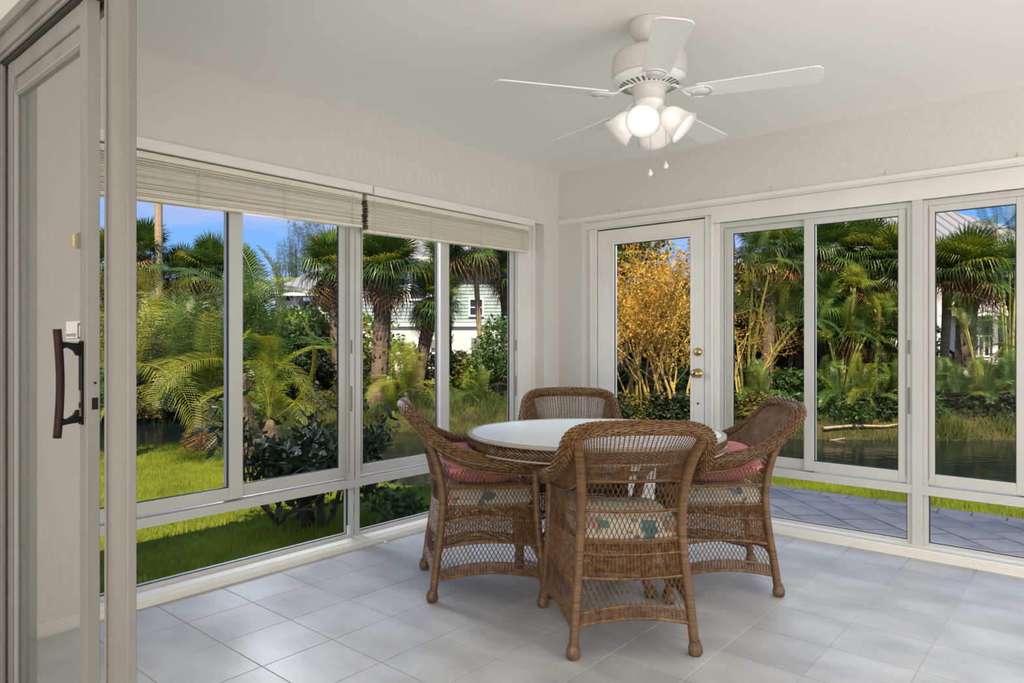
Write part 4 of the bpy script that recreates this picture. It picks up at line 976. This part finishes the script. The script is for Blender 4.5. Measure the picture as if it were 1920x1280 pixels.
def shrub(x, y, zb, label, nst, L_, r, depth, mtw, mlf, leaf, nper, seed, spread=.5, name='bare_shrub', cat='shrub', kids=3, up=1.0, wob=.22, group=None, start=.15):
    t = thing(name, label, cat, (x, y, zb), 0, group); g = random.Random(seed); lp = []
    for s in range(nst):
        a = g.uniform(0, 2*PI); b = MB(); p = np.array([math.cos(a)*start*g.uniform(.3,1), math.sin(a)*start*g.uniform(.3,1), 0])
        branchy(t, g, p, (math.cos(a)*spread*g.uniform(.2,1), math.sin(a)*spread*g.uniform(.2,1), up), L_*g.uniform(.8,1.2), r*g.uniform(.7,1.2), depth, b, lp, kids, wob)
        b.build('stem', mtw, t)
    q = np.repeat(np.array(lp), nper, axis=0); gg = np.random.default_rng(seed); q = q+gg.normal(0, leaf*1.3, q.shape); n = len(q)
    a = gg.normal(size=(n,3)); a /= np.linalg.norm(a, axis=1)[:,None]; c = np.cross(a, gg.normal(size=(n,3))); c /= np.linalg.norm(c, axis=1)[:,None]; s = leaf*gg.uniform(.6,1.3,n)[:,None]
    V = np.zeros((n,4,3)); V[:,0] = q-a*s; V[:,1] = q+c*s*.4-a*s*.1; V[:,2] = q+a*s; V[:,3] = q-c*s*.4-a*s*.1
    me = bpy.data.meshes.new('foliage'); me.from_pydata(V.reshape(-1,3).tolist(), [], np.arange(4*n).reshape(n,4).tolist()); me.materials.append(mlf)
    o = meshobj('foliage', me, t); o['kind'] = 'stuff'; return t

#__PART3__
# ================================================================== HOUSES BEYOND THE GARDEN
def hroot(name, label, px, D, zb=.05):
    x, y = at(px, D); return thing(name, label, 'building', (x, y, zb), TH)
def hbox(t, name, m, x0, x1, y0, y1, z0, z1, lb=None):
    z = t.location.z; return MB().box((x0, y0, z0-z), (x1, y1, z1-z)).build(name, m, t, False, lb)
def clap(t, m, x0, x1, y, z0, z1, pitch=.13):
    b = MB(); z = z0; zz = t.location.z
    while z < z1: b.add([(x0,y,z-zz),(x1,y,z-zz),(x1,y+.02,min(z+pitch,z1)-zz),(x0,y+.02,min(z+pitch,z1)-zz),(x0,y+.03,z-zz),(x1,y+.03,z-zz)], [(0,1,2,3),(0,4,5,1)]); z += pitch
    o = b.build('clapboards', m, t); o['kind'] = 'stuff'; return o
def hwin(t, x0, x1, y, z0, z1, mull=True):
    zz = t.location.z; b = MB(); f_ = .07
    b.box((x0-f_,y-.05,z0-zz-f_),(x0,y+.02,z1-zz+f_)).box((x1,y-.05,z0-zz-f_),(x1+f_,y+.02,z1-zz+f_)).box((x0,y-.05,z1-zz),(x1,y+.02,z1-zz+f_)).box((x0,y-.05,z0-zz-f_),(x1,y+.02,z0-zz))
    if mull: b.box((x0,y-.03,(z0+z1)/2-zz-.02),(x1,y+.01,(z0+z1)/2-zz+.02))
    w_ = b.build('window', M['housew'], t); MB().box((x0,y-.01,z0-zz),(x1,y+.01,z1-zz)).build('pane', M['darkwin'], w_); return w_
def hip(t, x0, x1, y0, y1, ze, zr, m, ov=.5, seams=0, inset=None):
    zz = t.location.z; x0 -= ov; x1 += ov; y0 -= ov; y1 += ov; yc = (y0+y1)/2; ins = inset if inset is not None else (y1-y0)/2
    V = [(x0,y0,ze-zz),(x1,y0,ze-zz),(x1,y1,ze-zz),(x0,y1,ze-zz),(x0+ins,yc,zr-zz),(x1-ins,yc,zr-zz)]
    rf = MB().add(V, [(0,1,5,4),(1,2,5),(2,3,4,5),(3,0,4),(3,2,1,0)]).build('roof', m, t)
    MB().box((x0,y0-.03,ze-zz-.16),(x1,y0+.02,ze-zz+.02)).box((x0-.02,y0,ze-zz-.16),(x0+.02,y1,ze-zz+.02)).box((x1-.02,y0,ze-zz-.16),(x1+.02,y1,ze-zz+.02)).build('fascia', M['housew'], t)
    if seams:
        n = int((x1-x0)/seams)
        for k in range(1, n):
            x = x0+k*seams; f_ = min(1, (x-x0)/ins, (x1-x)/ins)
            MB().tube([(x,y0,ze-zz+.02),(x,y0+(yc-y0)*f_,ze-zz+(zr-ze)*f_+.02)], .035, 4).build('seam', M['roofm'], rf)
    return rf
def railing(t, x0, x1, y, z0, z1, sp=.13):
    zz = t.location.z; r = MB().box((x0,y-.03,z1-zz-.06),(x1,y+.03,z1-zz)).box((x0,y-.03,z0-zz+.06),(x1,y+.03,z0-zz+.12)).build('railing', M['housew'], t)
    pk = None; n = int((x1-x0)/sp)
    for k in range(n+1):
        if pk is None: pk = MB().box((x0-.02,y-.02,z0-zz+.06),(x0+.02,y+.02,z1-zz-.03)).build('picket', M['housew'], r)
        else: instance(pk, None, (k*sp, 0, 0))
    return r
# blue grey house with white ground floor
t = hroot('house', 'two storey house with blue grey boards and white ground floor behind the palms', 830, 26); k_ = 26/FPX
X_ = lambda px: (px-830)*k_
hbox(t, 'ground_floor_wall', M['sidingw'], X_(640), X_(1040), .05, 6, -.2, zat(610, 26)); hbox(t, 'upper_wall', M['sidingb'], X_(640), X_(1040), .03, 6, zat(610, 26), zat(488, 26))
clap(t, M['sidingb'], X_(640), X_(1040), 0, zat(610, 26), zat(490, 26)); hbox(t, 'belt_trim', M['housew'], X_(640), X_(1040), -.05, .03, zat(612, 26), zat(606, 26))
hwin(t, X_(882), X_(904), .0, zat(590, 26), zat(562, 26)); hwin(t, X_(770), X_(800), .0, zat(560, 26), zat(510, 26))
hbox(t, 'electric_box', M['ac'], X_(884), X_(900), -.15, .05, zat(656, 26), zat(633, 26)); hbox(t, 'louvre_vent', M['ac'], X_(808), X_(826), -.06, .05, zat(652, 26), zat(636, 26))
hip(t, X_(640), X_(1040), 0, 6, zat(486, 26), zat(420, 29), M['roofm'], .5, .4)
a_ = thing('air_conditioner', 'grey air conditioner unit by the white wall between two palms', 'appliance', (*at(742, 24.5), .3), TH)
bevel(MB().box((-.38,-.35,0),(.38,.35,.78)).build('casing', M['ac'], a_), .04, 2); b = MB()
for k in range(8): b.box((-.34,-.365,.10+.07*k),(.34,-.35,.13+.07*k))
b.build('grille', M['darkwin'], a_); MB().lathe([(.30,.78),(.30,.80),(.0,.82)], 16).build('fan_guard', M['darkwin'], a_)
b = MB(); b.box((-2.2,-.06,0),(1.4,.0,.9)); o = b.build('low_wall', M['sidingw']); o.location = (*at(760, 23), -.1); o.rotation_euler = (0,0,TH); tag(o, 'low white garden wall in front of the air conditioner', 'wall')
# gazebo-like porch with two roofs
t = hroot('pavilion', 'grey roofed open pavilion with white posts behind the left palms', 570, 30); k_ = 30/FPX; X_ = lambda px: (px-570)*k_
hip(t, X_(515), X_(650), 0, 3.2, zat(548, 30), zat(496, 31), M['roofm'], .25, .3); hip(t, X_(497), X_(530), 1.0, 2.5, zat(562, 30), zat(548, 31), M['roofm'], .12)
for px in (523, 552, 600, 640):
    for y in (.1, 3.0): hbox(t, 'post', M['housew'], X_(px)-.08, X_(px)+.08, y-.08, y+.08, -.1, zat(548, 30))
    for s_ in (-1, 1):
        zt_ = zat(548, 30)-t.location.z; MB().tube([(X_(px)+s_*.05,.1,zt_-.5),(X_(px)+s_*.30,.1,zt_-.06)], .035, 4).build('bracket', M['housew'], t)
railing(t, X_(523), X_(640), .1, zat(612, 30), zat(585, 30), .14); hbox(t, 'deck', M['housew'], X_(515), X_(650), 0, 3.2, zat(622, 30), zat(612, 30))
hbox(t, 'rear_wall', M['sidingb'], X_(560), X_(650), 3.0, 3.2, -.1, zat(550, 30)); hwin(t, X_(534), X_(545), 2.9, zat(588, 30), zat(560, 30))
# right house: cream, metal roof, balconies
t = hroot('house', 'cream house with grey seamed metal roof and white balconies on the right', 1780, 26); k_ = 26/FPX; X_ = lambda px: (px-1780)*k_
hbox(t, 'upper_wall', M['yel'], X_(1540), X_(1775), .4, 7, zat(590, 26), zat(458, 26)); hbox(t, 'balcony_wall', M['sidingw'], X_(1775), X_(2010), 1.4, 7, zat(590, 26), zat(458, 26)); hbox(t, 'ground_floor_wall', M['sidingw'], X_(1540), X_(2010), 1.0, 7, -.2, zat(592, 26))
hbox(t, 'balcony_slab', M['housew'], X_(1755), X_(2010), -.2, 1.4, zat(592, 26), zat(564, 26)); railing(t, X_(1757), X_(2010), -.12, zat(566, 26), zat(526, 26), .20)
for px in (1757, 1860, 1960): hbox(t, 'post', M['housew'], X_(px)-.1, X_(px)+.1, -.18, .02, -.1, zat(460, 26))
for a, c, d, e in ((1790,1812,545,490),(1885,1925,560,485),(1590,1625,560,500),(1690,1725,560,500)): hwin(t, X_(a), X_(c), .38 if c < 1775 else 1.38, zat(d, 26), zat(e, 26))
for a, c in ((1775,1800),(1880,1915),(1640,1680)): hwin(t, X_(a), X_(c), .98, zat(672, 26), zat(612, 26))
railing(t, X_(1800), X_(1860), -.12, zat(672, 26), zat(628, 26), .20)
hip(t, X_(1570), X_(1985), 0, 8, zat(462, 26), zat(371, 30), M['roofm'], .35, .42, 3.9)
t = hroot('house', 'blue grey boarded house seen between the canes in the middle window', 1475, 28); k_ = 28/FPX; X_ = lambda px: (px-1475)*k_
hbox(t, 'wall', M['sidingb'], X_(1340), X_(1545), .03, 5, -.2, zat(500, 28)); clap(t, M['sidingb'], X_(1340), X_(1545), 0, -.1, zat(502, 28)); hwin(t, X_(1440), X_(1462), 0, zat(600, 28), zat(565, 28)); hip(t, X_(1340), X_(1545), 0, 5, zat(500, 28), zat(470, 29), M['roofm'], .4)

# ================================================================== PLANTING
ORD = ['first','second','third','fourth','fifth','sixth','seventh','eighth','ninth','tenth','eleventh','twelfth','thirteenth','fourteenth','fifteenth','sixteenth','seventeenth','eighteenth']
gx0 = 'dense hedge of bushes closing the view'
k = 0
for i, px in enumerate(range(180, 700, 62)):
    D = 17.5+(i % 3)*1.0; kind = 'odobd'[i % 5]
    bush(px, D, 660+(i % 2)*18, 1.35, kind, ORD[i]+' hedge bush from the left behind the left palms', (1,1,.8), i, group=gx0)
for i, px in enumerate(range(820, 1010, 45)):
    bush(px, 16.0+(i % 2), 712, .85, 'odbo'[i % 4], ORD[i]+' low hedge bush from the left in front of the white ground floor', (1.1,1,.75), i+3, group='low hedge by the white house')
bush(938, 15.0, 655, .55, 'd', 'dark rounded bush at the right edge of the corner window', (1,1,1.2), 2)
for i, px in enumerate(range(1110, 1990, 52)):
    D = 16.8+(i % 3)*.9; yc = 640 if px < 1560 else (672 if px < 1720 else 760)
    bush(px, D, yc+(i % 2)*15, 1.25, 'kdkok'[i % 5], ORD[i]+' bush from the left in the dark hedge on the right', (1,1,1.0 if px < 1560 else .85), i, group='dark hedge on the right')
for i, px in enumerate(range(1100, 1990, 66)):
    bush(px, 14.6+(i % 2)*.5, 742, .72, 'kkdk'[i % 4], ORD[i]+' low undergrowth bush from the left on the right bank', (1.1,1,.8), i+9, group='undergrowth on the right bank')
for i, px in enumerate(range(200, 700, 80)):
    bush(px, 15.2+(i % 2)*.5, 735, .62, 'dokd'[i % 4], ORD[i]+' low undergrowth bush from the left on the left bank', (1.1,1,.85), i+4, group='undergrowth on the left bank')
for i, (px, D, yt, R) in enumerate(((535,34,520,1.1),(560,34,485,1.1),(592,35,468,1.2),(612,35,520,1.3))):
    bush(px, D, yt, R, 'n', ['feathery pine top left of the pavilion roof','feathery pine above the pavilion roof','tall feathery pine right of the pavilion','feathery pine behind the pavilion, lowest of the group'][i], (.55,.55,1.6), i, name='pine_tree', cat='tree', group='pines behind the pavilion')
# left window palms
t = fanpalm(297, 15.6, -300, 1.1, 'tall bare palm trunk rising out of view in the left window', 14, tr=.088, m='trunkl', seed=1, name='tall_palm', group=None)
GL = 'fan palms beyond the left windows'
fp = [(268,15.8,478,.85,'fan palm at the left edge beside the tall trunk'),(205,15.5,500,.9,'fan palm hidden partly by the sliding door'),(345,16.4,520,.85,'fan palm right of the tall trunk'),(398,16.2,508,.9,'fan palm crown left of the first window stile'),
      (300,15.0,610,.7,'low fan palm at the foot of the tall trunk'),(372,15.0,622,.7,'low fan palm with yellowish fronds in the left pane'),(440,16.5,520,.85,'fan palm behind the first window stile')]
for i, (px, D, yt, R, lb) in enumerate(fp): fanpalm(px, D, yt, R, lb, 24, fans=FANY if i in (4,5) else FAN, dead=14, seed=10+i, group=GL)
fanpalm(622, 15.2, 505, .95, 'fan palm with a grey trunk left of the window post', 28, tr=.15, seed=21, pxb=640, group=GL)
featherpalm(385, 8.3, None, .86, 'young coconut palm with arching fronds on the lawn edge', 20, fans=PIN, seed=4, height=.62, tr=.11, m='trunk', emin=-20, emax=80, name='coconut_palm', group='coconut palms on the lawn edge', dead=2)
featherpalm(452, 7.9, None, .84, 'second coconut palm with dark upright fronds behind the stile', 18, fans=PIN, seed=8, height=.95, tr=.11, m='trunk', emin=-5, emax=80, name='coconut_palm', group='coconut palms on the lawn edge')
x_, y_ = at(262, 7.4)
featherpalm(232, 7.8, None, .82, 'yellow green coconut palm half hidden by the door post', 12, fans=PINY, seed=5, height=.85, tr=.09, m='trunk', emin=-10, emax=70, name='coconut_palm', group='coconut palms on the lawn edge')
featherpalm(505, 7.3, None, .62, 'small yellow green coconut palm with a drooping frond', 9, fans=PINY, seed=9, height=.50, tr=.07, m='trunk', emin=5, emax=70, name='coconut_palm', group='coconut palms on the lawn edge')
featherpalm(598, 15.3, None, .55, 'small yellow feather palm beside the grey trunk', 12, fans=PINY, seed=3, height=.35, emin=10, emax=85)
bush(560, 15.8, 640, .8, 'b', 'bright leafy bush below the pavilion', (1,1,.9), 3, group=None); bush(610, 16, 665, .7, 'o', 'olive bush below the pine trees', (1,1,1), 4, group=None); bush(275, 14.9, 665, .5, 'b', 'bright green bush at the left edge of the left window', (1,1,.9), 6, group=None)
# corner window palms
GC = 'fan palms in the corner window'
fanpalm(722, 14.6, 505, 1.02, 'fan palm with thick shaggy trunk in the corner window', 32, tr=.19, seed=31, pxb=708, group=GC, dead=10)
fanpalm(818, 15.2, 560, .85, 'leaning fan palm with drooping fronds before the blue house', 26, tr=.15, seed=32, pxb=778, group=GC, dead=10, droplow=-50)
fanpalm(838, 16.5, 495, .85, 'dark fan palm behind the stile of the corner window', 22, tr=.13, seed=33, group=GC)
fanpalm(886, 15.6, 462, 1.0, 'fan palm on a thin pale curved trunk', 24, tr=.062, m='trunkl', seed=34, pxb=908, group=GC, dead=8, droplow=-50)
fanpalm(948, 16.5, 520, .9, 'dark fan palm at the right edge of the corner window', 22, tr=.12, seed=35, group=GC, dead=6)
featherpalm(762, 14.2, None, .62, 'golden green feather palm between the two leaning trunks', 16, fans=PINY, seed=12, height=.35, emin=0, emax=85, dead=3)
featherpalm(735, 13.9, None, .42, 'small feather palm at the foot of the shaggy trunk', 10, fans=PIN, seed=13, height=.1, emin=5, emax=80); featherpalm(900, 14.4, None, .48, 'small green feather palm before the low hedge', 12, fans=PIN, seed=14, height=.15, emin=0, emax=80)
# golden shrubs behind the glazed door
x_, y_ = at(1268, 13.0); shrub(x_, y_, float(gz(x_, y_)), 'golden bare stemmed shrub at the right of the door glass', 7, 1.5, .028, 3, M['twig'], M['leafg'], .034, 3, 41, .28, wob=.16, group='golden shrubs behind the door', start=.25)
x_, y_ = at(1205, 13.4); shrub(x_, y_, float(gz(x_, y_)), 'golden bare stemmed shrub in the middle of the door glass', 8, 1.6, .024, 3, M['twig'], M['leafg'], .036, 4, 42, .32, wob=.16, group='golden shrubs behind the door', start=.3)
x_, y_ = at(1155, 13.8); shrub(x_, y_, float(gz(x_, y_)), 'golden shrub at the left of the door glass with dense dry leaves', 7, 1.7, .022, 3, M['twig'], M['leafg'], .036, 4, 43, .3, wob=.18, group='golden shrubs behind the door', start=.3)
x_, y_ = at(1390, 13.2); shrub(x_, y_, float(gz(x_, y_)), 'thin golden shrub at the left of the middle window', 5, 1.15, .020, 3, M['twig'], M['leafg'], .026, 1, 44, .5, wob=.26, group=None, start=.2)
bush(1180, 16, 520, 1.1, 'o', 'olive tree crown behind the golden shrubs', (1,1,1.1), 5, group=None, cat='tree', name='leafy_tree'); fanpalm(1160, 15.5, 470, .8, 'fan palm behind the golden shrubs', 20, seed=47, group=None)
# middle window
GM = 'fan palms in the middle window'
for i, (px, D, yt, R, tr, lb) in enumerate(((1442,14.6,468,.95,.13,'fan palm filling the top of the left middle pane'),(1500,15.6,505,.9,.12,'fan palm behind the middle stile'),(1556,15.0,470,.9,.12,'dark fan palm at the left of the right middle pane'),
        (1622,15.2,470,.95,.13,'fan palm crown at the top of the right middle pane'),(1672,14.8,490,.9,.13,'fan palm by the right edge of the right middle pane'),(1590,16.2,540,.8,.12,'shaded fan palm low in the right middle pane'),(1660,16.0,560,.8,.12,'shaded fan palm before the cream wall'))):
    fanpalm(px, D, yt, R, lb, 28, tr=tr, seed=60+i, group=GM, dead=15, droplow=-45)
fanpalm(1600, 14.0, 540, .48, 'small bright yellow fan palm on a thin cane', 9, tr=.035, m='cane', fans=FANY, dead=1, seed=71, group='small bright fan palms', droplow=20)
fanpalm(1645, 13.8, 582, .45, 'small bright green fan palm lower right', 9, tr=.035, m='cane', fans=FANY, dead=1, seed=72, group='small bright fan palms', droplow=20)
featherpalm(1400, 13.6, None, .55, 'clump of yellow canes leaning right in the middle window', 10, fans=PIN, seed=15, stems=8, height=2.5, spread=.85, tr=.030, name='cane_palm', group='cane palms')
featherpalm(1575, 13.9, None, .55, 'clump of thin yellow canes in the right middle pane', 10, fans=PIN, seed=16, stems=7, height=1.7, spread=.5, tr=.026, name='cane_palm', group='cane palms')
featherpalm(1425, 13.2, None, .50, 'small feather palm arching over the pond, middle window', 12, fans=PIN, seed=17, height=.25, emin=0, emax=75)
for i, (px, D, R, lb) in enumerate(((1570,13.3,.5,'small feather palm on the bank at the left of the right middle pane'),(1630,13.1,.55,'arching feather palm in the middle of the right middle pane'),(1690,13.4,.5,'feather palm on the bank behind the right window post'),
        (1765,13.3,.5,'yellowish feather palm at the left of the right window'),(1805,13.0,.42,'low feather palm before the thick trunk'),(1850,13.2,.52,'yellowish feather palm in the middle of the right window'),(1895,13.5,.6,'feather palm at the right edge of the right window'))):
    featherpalm(px, D, None, R, lb, 12, fans=PIN, seed=80+i, height=.3, emin=-5, emax=80, group='small feather palms on the right bank', dead=4)
for i, (px, D, yt, R, tr, lb) in enumerate(((1392,15.0,545,.75,.05,'slender fan palm at the left edge of the middle window'),(1420,15.4,600,.8,.05,'slender low fan palm in the left middle pane'),(1480,15.0,590,.8,.05,'slender fan palm beside the middle stile'),
        (1540,14.6,565,.8,.05,'slender fan palm at the left edge of the right middle pane'),(1575,14.4,620,.75,.045,'low shaded fan palm in the right middle pane'),(1635,14.6,640,.8,.045,'lowest shaded fan palm in the right middle pane'),(1680,14.3,600,.75,.045,'slender fan palm at the right edge of the right middle pane'))):
    fanpalm(px, D, yt, R, lb, 22, tr=tr, m='trunkd', seed=160+i, group='slender fan palms in the middle window', dead=6, droplow=-50)
# right window
GT = 'fan palms in the right window'
fanpalm(1812, 14.6, 505, .95, 'fan palm with thick shaggy dark trunk before the balcony', 30, tr=.20, seed=91, group=GT, dead=12, droplow=-20)
fanpalm(1772, 15.4, 505, .8, 'fan palm at the left of the right window', 22, tr=.10, seed=92, m='trunkl', group=GT, dead=5); fanpalm(1900, 15.6, 520, .9, 'dark fan palm at the right edge of the right window', 24, tr=.12, seed=93, group=GT, dead=8)
featherpalm(1895, 14.6, None, .55, 'cane palm with arching fronds at the upper right', 10, fans=PIN, seed=18, stems=4, height=3.6, spread=.4, tr=.03, name='cane_palm', group='cane palms', emin=-20)
featherpalm(1840, 14.0, None, .5, 'cane palm with thin stems before the balcony railing', 8, fans=PIN, seed=19, stems=5, height=1.6, spread=.6, tr=.022, name='cane_palm', group='cane palms')
for px, D, lb in ((1620,12.55,'pale fallen branch on the bank below the middle window'),(1500,12.3,'fallen cane on the bank behind the right chair')):
    x_, y_ = at(px, D); o = MB().tube([(-.75,0,.02),(-.2,.03,.06),(.4,0,.05),(.8,-.02,.12)], [.03,.028,.022,.012], 6).build('fallen_branch', M['trunkl']); o.location = (x_, y_, float(gz(x_, y_))+.03); o.rotation_euler = (0,0,TH+.05); tag(o, lb, 'branch')
for i, px in enumerate(range(1130, 1990, 49)):
    bush(px, 13.1+(i % 3)*.25, 770, .50, 'kodkd'[i % 5], ORD[i] + ' low leafy bush from the left along the right waterline' if i < 18 else 'last low leafy bush along the right waterline', (1.3,1,.7), i+2, group='bushes along the right waterline')
for i, px in enumerate(range(230, 980, 62)):
    bush(px, 14.6+(i % 3)*.2, 758, .42, 'dokob'[i % 5], ORD[i]+' low leafy bush from the left along the left waterline', (1.3,1,.7), i+5, group='bushes along the left waterline')
for i, px in enumerate((265, 330, 395, 455, 520, 575)):
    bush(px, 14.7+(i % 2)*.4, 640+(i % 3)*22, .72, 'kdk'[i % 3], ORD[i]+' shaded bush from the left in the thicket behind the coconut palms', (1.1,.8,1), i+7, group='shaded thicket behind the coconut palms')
# near plants in the shade of the house
x_, y_ = at(590, 4.9); shrub(x_, y_, -.1, 'dark leafy shrub close outside the left window', 7, .35, .026, 3, M['trunkd'], M['leafk'], .040, 2, 101, .6, name='dark_shrub', up=.9, wob=.2, start=.1)
x_, y_ = at(530, 5.0); shrub(x_, y_, -.1, 'second dark shrub with long bare twigs reaching left', 4, .50, .020, 3, M['trunkd'], M['leafk'], .045, 1, 105, 1.3, name='dark_shrub', up=.5, wob=.2, start=.1)
x_, y_ = at(735, 5.0); shrub(x_, y_, -.1, 'small leafy plant outside the lower corner pane', 5, .17, .008, 1, M['trunkd'], M['leaf'], .036, 4, 103, .7, name='leafy_plant', cat='plant', up=.7, start=.12)
